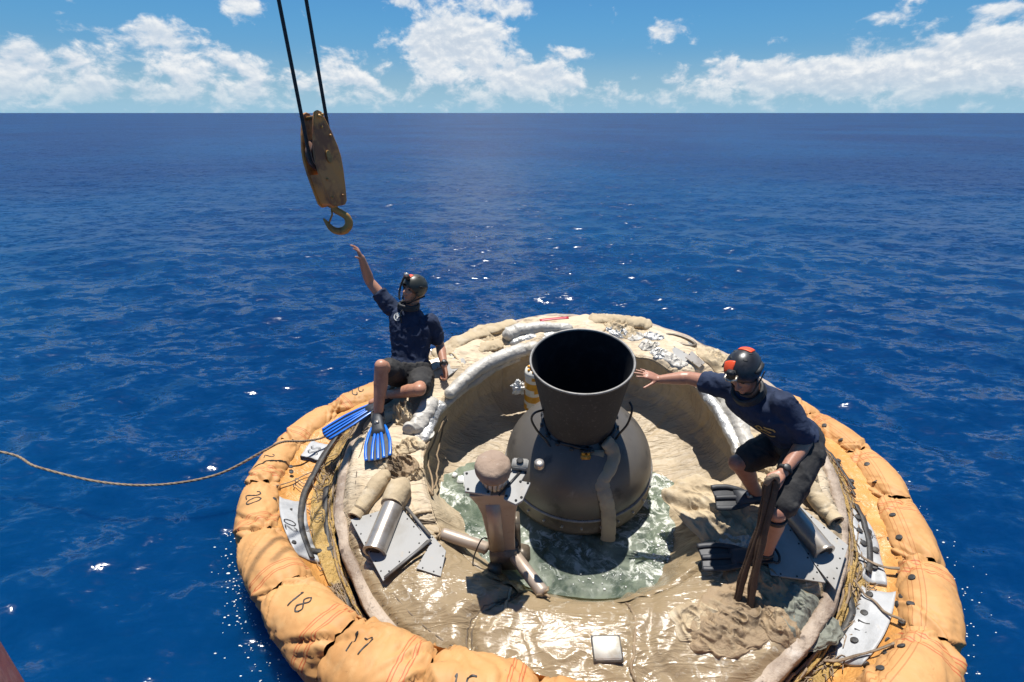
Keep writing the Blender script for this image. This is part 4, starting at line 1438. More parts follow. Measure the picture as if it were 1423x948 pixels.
def skirt_point(deg, v):
    """cloth between the saucer's rim (v=0) and the collar (v=1); deg = angle round the saucer"""
    deg, v = np.asarray(deg, float), np.asarray(v, float)
    deg, v = np.broadcast_arrays(deg, v)
    t = np.radians(deg)
    Mn = np.array(SAU_M)
    loc = np.stack([1.955 * np.cos(t), 1.955 * np.sin(t), 0 * t - .14], -1)
    A = loc @ Mn.T + np.array(SAU_C)
    sa = np.vectorize(collar_s_of_angle)(np.degrees(np.arctan2(A[..., 1] - SAU_C.y, A[..., 0] - SAU_C.x)))
    c, r, o = collar_frame(sa)
    B = c - o * (r * .80)[..., None] + np.array([0, 0, 1.0]) * (r * .35)[..., None]
    d = np.linalg.norm(B - A, axis=-1)
    p = A + (B - A) * v[..., None]
    sag = -.16 * d * np.sin(PI * v)
    wr = np.sin(PI * np.clip(v, 0, 1)) ** .5 * (.035 * fbm(p[..., 0] * 3.2, p[..., 1] * 3.2, 0, 4, 41) + .012 * fbm(p[..., 0] * 14, p[..., 1] * 14, 0, 3, 42))
    p = p + np.stack([0 * v, 0 * v, sag + wr], -1)
    p[..., 2] = np.maximum(p[..., 2], SEA_Z - .12)
    return p


def ribbon(ptsL, ptsR, th, name, mat, parent):
    """strip with thickness between two edge polylines"""
    g = MB()
    n = len(ptsL)
    rows = []
    for i in range(n):
        l, r = Vector(ptsL[i]), Vector(ptsR[i])
        t = Vector(ptsL[min(i + 1, n - 1)]) - Vector(ptsL[max(i - 1, 0)])
        nn = (r - l).cross(t)
        nn = nn.normalized() if nn.length > 1e-9 else Vector((0, 0, 1))
        if nn.z < 0:
            nn = -nn
        rows.append([l + nn * th, r + nn * th, r - nn * th * .3, l - nn * th * .3])
    g.grid(rows, wrap_v=True, cap=True)
    return g.build(name, mat, parent)


def build_collar():
    K = empty('inflatable_collar', (SAU_C.x, SAU_C.y, SEA_Z))
    tag(K, 'orange fabric ring of numbered inflated chambers lashed around the saucer', 'inflatable ring')
    bpy.context.view_layer.update()
    off = np.array([SAU_C.x, SAU_C.y, SEA_Z])

    def L(p):
        return np.asarray(p) - off
    # skirt: orange cloth outside, ochre netting inside
    degs = np.linspace(0, 360, 620)
    for nm, v0, v1, nv, mt in (('netting', 0.0, .44, 26, M_NET), ('skirt', .42, 1.03, 34, M_SKIRT)):
        DG, VV = np.meshgrid(degs, np.linspace(v0, v1, nv), indexing='ij')
        P = skirt_point(DG, VV)
        if nm == 'netting':
            P[..., 2] += .010 + .02 * np.abs(fbm(P[..., 0] * 9, P[..., 1] * 9, 0, 4, 77)) * np.sin(PI * np.clip(VV / .44, 0, 1))
        np_mesh(nm, L(P).reshape(-1, 3), grid_faces(len(degs), nv)[:, ::-1], mt, K)
    # chambers; the joints are set out from the joint in front of the camera's left
    s0 = collar_s_of_angle(math.degrees(math.atan2(1.90 - SAU_C.y, -.93 - SAU_C.x)))
    lens = [.56, .56, .60, .62, .62, .60, .62, .62, .64, .62, .62, .62, .62, .62, .62]
    tot = sum(lens)
    rest = C_TOTAL - tot
    k = round(rest / .57)
    lens += [rest / k] * k
    nums = {0: ('17', .30), 1: ('15', .38), -1: ('18', .42), -2: None, -3: ('20', .4), -4: ('2', .5), -6: ('22', .5)}
    nC = len(lens)
    s = s0
    first_disc = None
    for i, Ln in enumerate(lens):
        nu, nv = 64, 56
        u = np.linspace(0, 1, nu)
        ph = np.linspace(0, 2 * PI, nv, endpoint=False)
        U, PH = np.meshgrid(u, ph, indexing='ij')
        P = chamber_point(s, Ln, U, PH, i)
        o = np_mesh('chamber', L(P).reshape(-1, 3), grid_faces(nu, nv, True), M_ORANGE, K)
        set_attr(o, 'along', U)
        mid = collar_at(s + Ln / 2)[0]
        right = mid[0] > 1.4
        set_attr(o, 'around', PH / (2 * PI) if right else PH * 0)

        def fn(a, b, s=s, Ln=Ln, i=i, u0=.40, ph0=1.55):
            u_ = u0 + a / Ln
            r_ = float(collar_at(s + u_ * Ln)[1])
            p_ = ph0 + b / r_
            q = chamber_point(s, Ln, np.array(u_), np.array(p_), i)
            c_, _, _ = collar_frame(np.array(s + u_ * Ln))
            n_ = q - c_
            n_ = n_ / np.linalg.norm(n_)
            return tuple(L(q + n_ * .004))
        for j, v in nums.items():
            if v and (j % nC) == i:
                mark(v[0], lambda a, b: fn(a, b, u0=v[1], ph0=1.35 if i == 1 else 1.5), .10 if len(v[0]) > 1 else .075, o, tilt=.12)
        if right and mid[1] < 5:
            # dark grommet spots along the inner side
            for (uu, pp) in ((.25, 2.35), (.62, 2.25), (.30, 2.95), (.75, 3.0)):
                q = Vector(fn(0, 0, u0=uu, ph0=pp))
                q2 = Vector(fn(.02, 0, u0=uu, ph0=pp)) - q
                q3 = Vector(fn(0, .02, u0=uu, ph0=pp)) - q
                nz = q2.cross(q3).normalized()
                if nz.z < 0:
                    nz = -nz
                if first_disc is None:
                    g = MB()
                    g.lathe([(.0005, .003), (.018, .003), (.021, .0015), (.021, -.004)], 16)
                    first_disc = d = g.build('grommet', M_STRAP, o)
                else:
                    d = first_disc.copy()
                    COL.objects.link(d)
                    d.parent = o
                d.matrix_local = Matrix.Translation(q) @ nz.to_track_quat('Z', 'Y').to_matrix().to_4x4()
        s += Ln

    # patches and straps on the skirt
    def sk(d, v, up=.012):
        p = L(skirt_point(d, v))
        p = np.array(p)
        p[..., 2] += up
        return p

    def patch(d0, d1, va, vb, name='grey_patch', mat=M_GREY, n=22, up=.022, bulge=.02):
        """va(d), vb(d): inner and outer edge"""
        dd = np.linspace(d0, d1, n)
        tt = np.linspace(0, 1, 14)
        DD, TT = np.meshgrid(dd, tt, indexing='ij')
        A = np.interp(DD, *zip(*sorted(va)))
        B = np.interp(DD, *zip(*sorted(vb)))
        P = sk(DD, A + (B - A) * TT, up)
        w = np.sin(PI * TT) ** .5 * np.sin(PI * (DD - d0) / (d1 - d0)) ** .4
        P[..., 2] += bulge * w + .008 * fbm(P[..., 0] * 9, P[..., 1] * 9, 0, 3, 51)
        # closed slab
        top = P
        bot = P - np.array([0, 0, .03])
        ring = np.concatenate([top, bot[:, ::-1]], axis=1)
        g = MB()
        g.grid([[tuple(p) for p in row] for row in ring], wrap_v=True, cap=True)
        return g.build(name, mat, K), (lambda d, v: None)

    def patch_mark(text, d, v, size, tilt=0.0, up=.047):
        R_ = 2.25

        def fn(a, b):
            w_ = .45
            return tuple(sk(np.array(d + math.degrees(a / R_)), np.array(v - b / w_), up))
        return mark(text, fn, size, K, tilt, name='number')

    def spot(d, v, r=.02, up=.045):
        def q(dx, dy):
            return Vector(sk(np.array(d + math.degrees(dx / 2.25)), np.array(v + dy / .5), up))
        c0 = q(0, 0)
        nz = (q(.03, 0) - c0).cross(q(0, .03) - c0).normalized()
        if nz.z < 0:
            nz = -nz
        g = MB()
        g.lathe([(.0005, .003), (r * .9, .003), (r, .0015), (r, -.006)], 16)
        o = g.build('spot', M_STRAP, K)
        o.matrix_local = Matrix.Translation(c0) @ nz.to_track_quat('Z', 'Y').to_matrix().to_4x4()
    # right
    patch(-31.5, -15, [(-31.5, .30), (-22, .12), (-15, .16)], [(-31.5, .72), (-22, .66), (-15, .50)])
    patch(-50, -33, [(-50, .18), (-33, .30)], [(-50, .74), (-33, .84)])
    patch_mark('9', -21.5, .55, .075)
    patch_mark('11', -42.5, .44, .085, 0)
    for d, v in ((-18, .30), (-21.5, .27), (-24, .33), (-20.5, .48), (-24.5, .56), (-28.5, .50), (-39.5, .40), (-45.8, .42), (-35, .42)):
        spot(d, v, .021)
    for d, v in ((-34, .92), (-40, .95), (-47, .93), (-5, .6), (-9, .5), (2, .62), (8, .5)):
        spot(d, v, .02, .02)

    def strap(dv, w, name='strap', mat=M_STRAP, up=.03, n=30):
        p = spline([(d, v, 0) for d, v in dv], n)
        Lp, Rp = [], []
        for i, q in enumerate(p):
            t = p[min(i + 1, n - 1)] - p[max(i - 1, 0)]
            t = Vector((math.radians(t.x) * 2.2, t.y * .5, 0)).normalized()
            nx = Vector((-t.y, t.x, 0)) * w
            Lp.append(sk(np.array(q.x + math.degrees(nx.x / 2.2)), np.array(q.y + nx.y / .5), up))
            Rp.append(sk(np.array(q.x - math.degrees(nx.x / 2.2)), np.array(q.y - nx.y / .5), up))
        return ribbon(Lp, Rp, .005, name, mat, K)
    strap([(-14, .36), (-20, .42), (-26, .44), (-30.5, .38)], .028, up=.05)
    strap([(8, .42), (2, .50), (-3, .46), (-8, .55)], .018)
    strap([(-27, .05), (-28, .4), (-29, .9)], .010, mat=M_ROPE, up=.055)
    strap([(-34, .12), (-37, .5), (-41, .98)], .008, mat=M_ROPE, up=.055)
    strap([(-52, .2), (-49, .6), (-46, .98)], .010, mat=M_ROPE, up=.05)
    strap([(-36, .06), (-40, .22), (-46, .18), (-51, .16)], .03, up=.03)
    # left
    patch(189, 206, [(189, .52), (206, .40)], [(189, .92), (206, .86)])
    strap([(160, .52), (170, .50), (180, .50), (188, .56), (198, .58), (206, .56)], .024, up=.045)
    strap([(186, .20), (196, .16), (206, .14)], .022, up=.04)
    strap([(203, .05), (203.5, .3), (204, .6)], .02, up=.045)
    strap([(214, .05), (219, .30), (226, .25)], .03, up=.03)
    patch(170, 176.5, [(170, .56), (176.5, .56)], [(170, .88), (176.5, .86)], n=12, bulge=.012)
    patch(190, 212, [(190, .14), (212, .10)], [(190, .40), (212, .44)], name='ochre_flap', mat=M_NET, up=.03)
    patch_mark('02', 198, .76, .085, .0)
    patch_mark('22', 184, .66, .085, 0, up=.03)
    patch_mark('SS', 173.2, .71, .075, 0)
    patch_mark('03', 195, .27, .07, 0, up=.07)
    for d, v in ((180, .88), (181.5, .84), (192.5, .72), (191, .97), (203, .8)):
        spot(d, v, .017, .04)
    # frayed cords along the rim and strands in the netting
    rg = random.Random(9)
    for k in range(7):
        pts = []
        v = rg.uniform(.01, .10)
        for d in np.arange(150, 236, 2.5):
            pts.append(tuple(sk(np.array(d + rg.uniform(-1, 1)), np.array(v + .03 * math.sin(d * .3 + k) + rg.uniform(-.02, .02)), .03 + rg.uniform(0, .03))))
        g = MB()
        g.tube(spline(pts, 110), .008, 5)
        g.build('edge_cord', M_ROPE if k % 2 else M_NET, K)
    for k in range(5):
        pts = []
        v = rg.uniform(.02, .12)
        for d in np.arange(-64, -8, 2.5):
            pts.append(tuple(sk(np.array(d + rg.uniform(-1, 1)), np.array(v + .04 * math.sin(d * .3 + k) + rg.uniform(-.02, .02)), .03 + rg.uniform(0, .03))))
        g = MB()
        g.tube(spline(pts, 90), .008, 5)
        g.build('edge_cord', M_ROPE if k % 2 else M_NET, K)
    g = MB()
    for k in range(520):
        d = rg.uniform(150, 240) if k % 2 else rg.uniform(-66, 12)
        v = rg.uniform(.03, .42)
        pts = [tuple(sk(np.array(d), np.array(v), .02))]
        a = rg.uniform(0, 2 * PI)
        for q in range(4):
            d += math.cos(a) * 1.0
            v += math.sin(a) * .045
            a += rg.uniform(-.7, .7)
            pts.append(tuple(sk(np.array(d), np.array(v), .022 + rg.uniform(0, .02))))
        g.tube(pts, .0035, 4)
    tag(g.build('net_strands', M_ROPE, K), kind='stuff')
    g = MB()
    g.tube(spline([tuple(sk(np.array(d), np.array(v), .03)) for d, v in ((187, .98), (184, .80), (181, .65), (179, .5), (176, .3))], 40), .005, 5)
    g.build('edge_cord', M_ROPE, K)
    return K


COLLAR = build_collar()

# ------------------------------------------------------------------ tow rope coming in from the left


def build_tow_rope():
    pts = [(-9.5, 2.4, 1.9), (-7.0, 2.9, 1.0), (-5.3, 3.3, .55), (-4.32, 3.54, .21), (-3.90, 3.42, .14), (-3.28, 3.27, .11), (-2.80, 3.25, .10), (-2.38, 3.34, .13), (-2.06, 3.50, .24), (-1.93, 3.58, .275), (-1.80, 3.70, .20), (-1.70, 3.86, .13), (-1.60, 4.0, .16)]
    c = spline(pts, 420)
    r = .0088
    g = MB()
    # three laid strands
    for k in range(3):
        path = []
        for i, p in enumerate(c):
            t = (c[min(i + 1, len(c) - 1)] - c[max(i - 1, 0)]).normalized()
            x = Vector((0, 0, 1)).cross(t).normalized()
            y = t.cross(x)
            a = i * .55 + k * 2 * PI / 3
            path.append(p + x * (math.cos(a) * r * .5) + y * (math.sin(a) * r * .5))
        g.tube(path, r * .72, 6)
    o = g.build('tow_rope', M_ROPE)
    tag(o, 'long brown rope sagging over the water from the left to the orange collar', 'rope')


build_tow_rope()

# ------------------------------------------------------------------ crane block, hook and hoist rope
M_BLOCK = shader('worn_yellow_paint', (.62, .25, .045), .5, var=[((.50, .22, .06), 4, .4, .65, 5), ((.24, .085, .025), 7, .45, .64, 7), ((.07, .03, .015), 15, .64, .78, 6), ((.60, .34, .07), 22, .6, .8, 4)], bump=[(40, .25, .006, 4)])
M_HOOK = shader('rusty_hook', (.40, .22, .06), .48, .3, var=[((.20, .09, .03), 14, .45, .68, 6), ((.45, .27, .08), 30, .58, .8, 4)], bump=[(40, .3, .006, 4)])
M_SHEAVE = shader('rusty_sheave', (.15, .075, .05), .5, .3, var=[((.30, .20, .16), 16, .5, .7, 5), ((.05, .035, .03), 22, .5, .7, 4)])
M_WIRE = shader('greased_wire', (.03, .028, .027), .42, .5, var=[((.06, .055, .05), 60, .45, .7, 3)], bump=[(150, .6, .008, 2)])


def build_block():
    top, bot = Vector((-1.407, 4.042, 2.882)), Vector((-1.274, 3.776, 2.262))
    zc = (top - bot)
    # tilt taken from the hang of the rope
    top = Vector((-1.425, 3.98, 2.800))
    bot = Vector((-1.352, 3.95, 2.155))
    az = (top - bot).normalized()
    al = math.radians(30)
    face = Vector((math.cos(al), -math.sin(al), 0))
    face = (face - az * face.dot(az)).normalized()       # out of the big cheek plate
    wid = az.cross(face).normalized()                     # across the plate
    R_ = Matrix((wid, face, az)).transposed()
    B = empty('crane_block', top, R_)
    tag(B, 'rust streaked yellow crane pulley block with hook hanging above the sea', 'pulley block')
    bpy.context.view_layer.update()
    H = (top - bot).length
    ol = [(0.0, .012), (.03, 0.0), (.052, -.05), (.085, -.14), (.112, -.24), (.120, -.31), (.115, -.40), (.098, -.52), (.082, -.62), (.074, -H + .02), (.055, -H), (-.055, -H), (-.074, -H + .02), (-.082, -.62), (-.098, -.52), (-.115, -.40), (-.120, -.31), (-.112, -.24), (-.085, -.14), (-.052, -.05), (-.03, 0.0)]
    Mx = Matrix(((1, 0, 0), (0, 0, 1), (0, 1, 0)))       # (x, y, z) -> (x, z, y)
    T_ = .062
    for s_ in (1, -1):
        g = MB()
        g.prism([(x, z) for x, z in ol], s_ * T_ - .011, s_ * T_ + .011, Mx)
        cp = g.build('cheek_plate', M_BLOCK, B, smooth=False, bevel=.006)
        g = MB()
        g.prism([(.024 * math.cos(t), -.30 + .045 * math.sin(t)) for t in np.linspace(0, 2 * PI, 14, endpoint=False)], s_ * (T_ + .009), s_ * (T_ + .020), Mx)
        g.build('axle_cap', M_HOOK, cp, smooth=False, bevel=.003)
        g = MB()
        for x, z in ((.03, -.02), (-.0, -.10), (.05, -H + .07), (-.05, -H + .07), (.06, -.16), (-.06, -.45)):
            g.lathe([(.0005, .008), (.009, .007), (.010, 0)], 8, Matrix.Translation((x, s_ * (T_ + .011), z)) @ Matrix.Rotation(-s_ * PI / 2, 4, 'X'))
        tag(g.build('rivets', M_HOOK, cp), kind='stuff')
    # sheave with rope groove
    g = MB()
    prof = [(.02, -.03), (.05, -.03), (.06, -.018), (.092, -.018), (.112, -.034), (.116, -.03), (.097, 0), (.116, .03), (.112, .034), (.092, .018), (.06, .018), (.05, .03), (.02, .03)]
    g.lathe(prof, 48, Matrix.Translation((0, 0, -.285)) @ Matrix.Rotation(PI / 2, 4, 'X'))
    g.build('sheave', M_SHEAVE, B)
    # spacer plates closing the lower body, and the top pin
    g = MB()
    g.prism([(.104, -.41), (.090, -.52), (.072, -.62), (.05, -H + .012), (-.05, -H + .012), (-.072, -.62), (-.090, -.52), (-.104, -.41), (-.05, -.43), (.05, -.43)][::-1], -T_ + .011, T_ - .011, Mx)
    g.build('lower_body', M_BLOCK, B, smooth=False, bevel=.004)
    g = MB()
    g.tube([(0, -T_ - .02, -.03), (0, T_ + .02, -.03)], .014, 12)
    g.build('top_pin', M_HOOK, B)
    # hook, swivelled square to the view
    Hk = MB()
    hz = -H
    path = [(0, .05), (.004, -.005), (.012, -.03), (.045, -.055), (.078, -.085), (.088, -.12), (.080, -.155), (.05, -.182), (.01, -.19), (-.03, -.178), (-.058, -.15), (-.075, -.115), (-.092, -.080)]
    rad = [.028, .027, .027, .026, .027, .029, .031, .031, .029, .026, .022, .016, .007]
    yaw = math.radians(52)
    pp = spline([(x * math.cos(yaw), x * math.sin(yaw), hz + z) for x, z in path], 60)
    rr = np.interp(np.linspace(0, 1, 60), np.linspace(0, 1, len(rad)), rad)
    Hk.tube(pp, list(rr), 14, squash=(1.0, .72), up=(-math.sin(yaw), math.cos(yaw), 0))
    Hk.lathe([(.038, .04), (.044, .03), (.044, .006), (.03, -.008)], 20, Matrix.Translation((0, 0, hz)))
    hook = Hk.build('hook', M_HOOK, B)
    g = MB()
    g.tube([(-.018 * math.cos(yaw), -.018 * math.sin(yaw), hz - .015), (-.022 * math.cos(yaw), -.022 * math.sin(yaw), hz - .06), (-.058 * math.cos(yaw), -.058 * math.sin(yaw), hz - .115)], .007, 8)
    g.build('safety_latch', M_HOOK, hook)
    # wire rope: down one side, round the sheave and up the other
    W = MB()
    cen = B.matrix_world @ Vector((0, 0, -.285))
    rr = .106
    lp = []
    for t in np.linspace(PI, 2 * PI, 28):
        lp.append(cen + wid * (-math.cos(t) * -rr) + az * (math.sin(t) * rr))
    u1 = Vector((-.055, .0, 1)).normalized()
    a0, a1 = lp[0], lp[-1]
    path = [a0 + Vector((-.26, .10, 4.6)) * k for k in (1, .75, .5, .25, .1, .04)] + lp + [a1 + Vector((-.20, .06, 4.6)) * k for k in (.04, .1, .25, .5, .75, 1)]
    n = 0
    W.tube(path, .0128, 10)
    o = W.build('hoist_rope', M_WIRE)
    tag(o, 'dark steel wire rope running down and back up through the yellow pulley block', 'cable')


build_block()


def build_ship_rail():
    M_RAIL = shader('red_lead_paint', (.24, .07, .05), .55, var=[((.34, .22, .17), 6, .45, .7, 6), ((.12, .05, .035), 14, .55, .75, 5)], bump=[(30, .4, .008, 4)])
    K = empty('ship_rail', (-1.60, .98, 1.20))
    tag(K, 'worn red painted edge of the recovery ship in the near left corner', 'ship rail')
    bpy.context.view_layer.update()
    # the rail runs past the camera's left; only its outer end is in view
    a, b_ = Vector((-1.665, 1.075, 0)), Vector((-1.36, .80, 0))
    d = (b_ - a).normalized()
    s_ = Vector((d.y, -d.x, 0))
    for nm, w0, w1, z0, z1 in (('cap_rail', 0.0, .16, -.04, 0.0), ('bulwark_plate', .03, .045, -1.5, -.041), ('inner_plate', .115, .13, -1.0, -.041)):
        g = MB()
        q = [a - d * .5 + s_ * w0, a - d * .5 + s_ * w1, b_ + d * 1.5 + s_ * w1, b_ + d * 1.5 + s_ * w0]
        q = [v - Vector((-1.60, .98, 0)) for v in q]
        g.prism([(p.x, p.y) for p in q], z0, z1)
        g.build(nm, M_RAIL, K, smooth=False, bevel=.006)


build_ship_rail()


def build_foam_glints():
    """white flecks beside the collar: foam, and sun glints put in as white blobs"""
    rg = random.Random(21)
    g = MB()  # white blobs stand for sun glints on the ripples as well as foam
    for k in range(520):
        cl = rg.choice(((-147, .10, 9), (-136, .12, 5), (-158, .05, 6), (-172, .04, 7), (-14, .10, 7), (-28, .06, 5), (6, .08, 6)))
        c, r, o = collar_frame(np.array(collar_s_of_angle(cl[0] + rg.gauss(0, cl[2]))))
        d = float(r) + abs(rg.gauss(.03, cl[1] * 1.6))
        p = c + o * d
        s_ = rg.uniform(.0012, .0045) * (1.8 if rg.random() < .08 else 1)
        g.ell((p[0], p[1], SEA_Z + rg.uniform(.0, .035)), (s_ * rg.uniform(1, 2.4), s_, s_ * .6), 6, 4)
    tag(g.build('foam_and_glints', M_FOAM), kind='stuff')


build_foam_glints()

# ------------------------------------------------------------------ people
from mathutils.bvhtree import BVHTree


def skin_material(name, base, dark, pale):
    m = shader(name, base, .42, var=[(dark, 9, .45, .72, 5), (pale, 26, .55, .8, 4)], bump=[(90, .15, .004, 4)], sss=.06, spec=.45)
    return m


M_SKIN_A = skin_material('tanned_skin', (.43, .215, .135), (.34, .15, .09), (.50, .27, .18))
M_SKIN_B = skin_material('weathered_skin', (.40, .195, .125), (.30, .13, .085), (.47, .25, .17))
M_SHIRT = shader('navy_cotton', (.019, .029, .060), .85, var=[((.03, .043, .082), 7, .42, .7, 5), ((.011, .017, .038), 16, .5, .75, 5)], bump=[(20, .5, .012, 5), (320, .3, .002, 2)], spec=.25)
M_SHORTS = shader('black_shorts_cloth', (.027, .026, .026), .8, var=[((.045, .043, .04), 9, .45, .72, 5)], bump=[(24, .5, .012, 5)], spec=.3)
M_HELMET = shader('black_helmet_shell', (.022, .022, .024), .34, var=[((.05, .048, .045), 9, .5, .75, 6), ((.012, .012, .012), 22, .5, .7, 5)], bump=[(60, .15, .003, 4)])
M_OLIVE = shader('olive_helmet_shell', (.032, .034, .026), .4, var=[((.06, .06, .048), 9, .5, .75, 6)], bump=[(60, .15, .003, 4)])
M_REDPATCH = shader('red_orange_patch', (.85, .085, .02), .5, var=[((.55, .045, .012), 22, .5, .72, 4)], bump=[(90, .3, .003, 3)])
M_BLACK = shader('black_strap_web', (.014, .014, .015), .6, var=[((.035, .034, .032), 30, .45, .7, 3)], bump=[(110, .3, .003, 3)])
M_FINBLUE = shader('blue_fin_plastic', (.005, .13, .55), .3, var=[((.004, .085, .42), 12, .45, .7, 4)], coat=.2)
M_FINDARK = shader('black_fin_rubber', (.020, .022, .026), .55, var=[((.05, .052, .058), 9, .48, .75, 5)], bump=[(70, .15, .003, 3)])
M_EYE = shader('dark_eye', (.02, .014, .01), .15, var=[((.035, .025, .02), 60, .4, .7, 2)])
M_LENSG = shader('lamp_glass', (.55, .56, .55), .12, .4, var=[((.4, .42, .4), 40, .45, .7, 2)])
M_GOLD = shader('gold_print', (.42, .30, .10), .6, var=[((.30, .20, .07), 60, .45, .7, 3)])
M_WHITEPRINT = shader('white_print', (.55, .55, .52), .6, var=[((.40, .40, .38), 60, .45, .7, 3)])
M_STUBBLE = shader('short_dark_hair', (.04, .028, .02), .7, var=[((.075, .055, .04), 80, .4, .7, 3)], bump=[(200, .5, .004, 2)])


def V(*a):
    return Vector(a)


class Body(MB):
    def cap(s, p, q, r0, r1=None, n=14, sq=(1, 1), up=None):
        p, q = Vector(p), Vector(q)
        r1 = r0 if r1 is None else r1
        d = (q - p).normalized()
        pts, rr = [], []
        for t in (-1, -.92, -.7, -.38):
            pts.append(p + d * (r0 * t))
            rr.append(max(r0 * math.sqrt(max(0, 1 - t * t)), r0 * .04))
        for t in (0, .33, .67, 1):
            pts.append(p.lerp(q, t))
            rr.append(r0 + (r1 - r0) * t)
        for t in (.38, .7, .92, 1):
            pts.append(q + d * (r1 * t))
            rr.append(max(r1 * math.sqrt(max(0, 1 - t * t)), r1 * .04))
        s.tube(pts, rr, n, squash=sq, up=up)

    def limb(s, pts, rad, n=18):
        """muscled limb: spline through pts, radius list along it, rounded ends"""
        c = spline(pts, 40)
        rr = list(np.interp(np.linspace(0, 1, 40), np.linspace(0, 1, len(rad)), rad))
        a, b = c[0], c[-1]
        da, db = (c[0] - c[1]).normalized(), (c[-1] - c[-2]).normalized()
        pre = [(a + da * rr[0] * t, max(rr[0] * math.sqrt(max(0, 1 - t * t)), rr[0] * .05)) for t in (1, .9, .7, .4)]
        post = [(b + db * rr[-1] * t, max(rr[-1] * math.sqrt(max(0, 1 - t * t)), rr[-1] * .05)) for t in (.4, .7, .9, 1)]
        s.tube([p for p, r in pre] + c + [p for p, r in post], [r for p, r in pre] + rr + [r for p, r in post], n)

    def loft(s, secs, n=28):
        """secs: (centre, lateral axis, half width, half depth, forward axis)"""
        rows = []
        for c, lat, w, d, fw in secs:
            c, lat, fw = Vector(c), Vector(lat).normalized(), Vector(fw).normalized()
            row = []
            for k in range(n):
                a = 2 * PI * k / n
                ca, sa = math.cos(a), math.sin(a)
                e = .8
                row.append(c + lat * (math.copysign(abs(ca) ** e, ca) * w) + fw * (math.copysign(abs(sa) ** e, sa) * d))
            rows.append(row)
        s.grid(rows, wrap_v=True, cap=True)

    def melt(s, name, mat, parent, vox=.006, smooth=4, wrinkle=None, fac=.5):
        """merge everything into one continuous skin"""
        me = D.meshes.new(name + '_src')
        me.from_pydata([tuple(v) for v in s.v], [], s.f)
        bm = bmesh.new()
        bm.from_mesh(me)
        bmesh.ops.recalc_face_normals(bm, faces=bm.faces)
        bm.to_mesh(me)
        bm.free()
        tmp = D.objects.new(name + '_src', me)
        COL.objects.link(tmp)
        r = tmp.modifiers.new('r', 'REMESH')
        r.mode = 'VOXEL'
        r.voxel_size = vox
        sm = tmp.modifiers.new('s', 'SMOOTH')
        sm.factor = fac
        sm.iterations = smooth
        dg = bpy.context.evaluated_depsgraph_get()
        out = D.meshes.new_from_object(tmp.evaluated_get(dg))
        D.objects.remove(tmp)
        D.meshes.remove(me)
        out.name = name
        if wrinkle:
            n = len(out.vertices)
            co = np.zeros(n * 3, np.float32)
            no = np.zeros(n * 3, np.float32)
            out.vertices.foreach_get('co', co)
            out.vertex_normals.foreach_get('vector', no)
            co, no = co.reshape(-1, 3).astype(float), no.reshape(-1, 3)
            co = co + no * wrinkle(co)[:, None]
            out.vertices.foreach_set('co', co.astype(np.float32).ravel())
            out.update()
        out.materials.clear()
        return link(name, out, mat, parent)


def hand(b, wrist, tip_dir, palm_n, thumb_side, curl=(.2, .2, .2, .25), spread=.10, size=1.0, thumb_out=.8, thumb_curl=.3):
    """palm, four fingers and thumb. tip_dir: wrist->fingers, palm_n: out of the palm, thumb_side: towards the thumb"""
    w = Vector(wrist)
    d = Vector(tip_dir).normalized()
    pn = Vector(palm_n)
    pn = (pn - d * pn.dot(d)).normalized()
    ts = d.cross(pn)
    if ts.dot(Vector(thumb_side)) < 0:
        ts = -ts
    k = size
    rows = []
    for t, hw, hd in ((-.012, .024, .019), (.0, .027, .019), (.03, .034, .017), (.06, .040, .0155), (.085, .041, .0135), (.098, .038, .011)):
        rows.append((w + d * t * k, ts, hw * k, hd * k, pn))
    b.loft(rows, 18)
    for i in range(4):
        off = (.030, .010, -.010, -.029)[i]
        L = (.070, .080, .075, .058)[i] * k
        base = w + d * ((.090, .096, .092, .082)[i] * k) + ts * off * k
        dirv = (d + ts * (spread * (1.5 - i))).normalized()
        a = 0
        p = base
        r = (.0088, .0090, .0087, .0078)[i] * k
        for j, fr in enumerate((.44, .32, .26)):
            a += curl[i] * (.8, 1.1, .9)[j]
            dv = dirv * math.cos(a) + pn * math.sin(a)
            q = p + dv * (L * fr)
            b.cap(p, q, r * (1 - .07 * j), r * (1 - .07 * (j + 1)), 10)
            p = q
    p = w + d * .025 * k + ts * .024 * k + pn * .006 * k
    dv = (d * .75 + ts * thumb_out + pn * .25).normalized()
    for j, L in enumerate((.045, .034, .028)):
        q = p + dv * (L * k)
        b.cap(p, q, (.0125, .0105, .0095)[j] * k, (.0105, .0095, .008)[j] * k, 10)
        p = q
        dv = (dv + d * thumb_curl + pn * thumb_curl * .6).normalized()


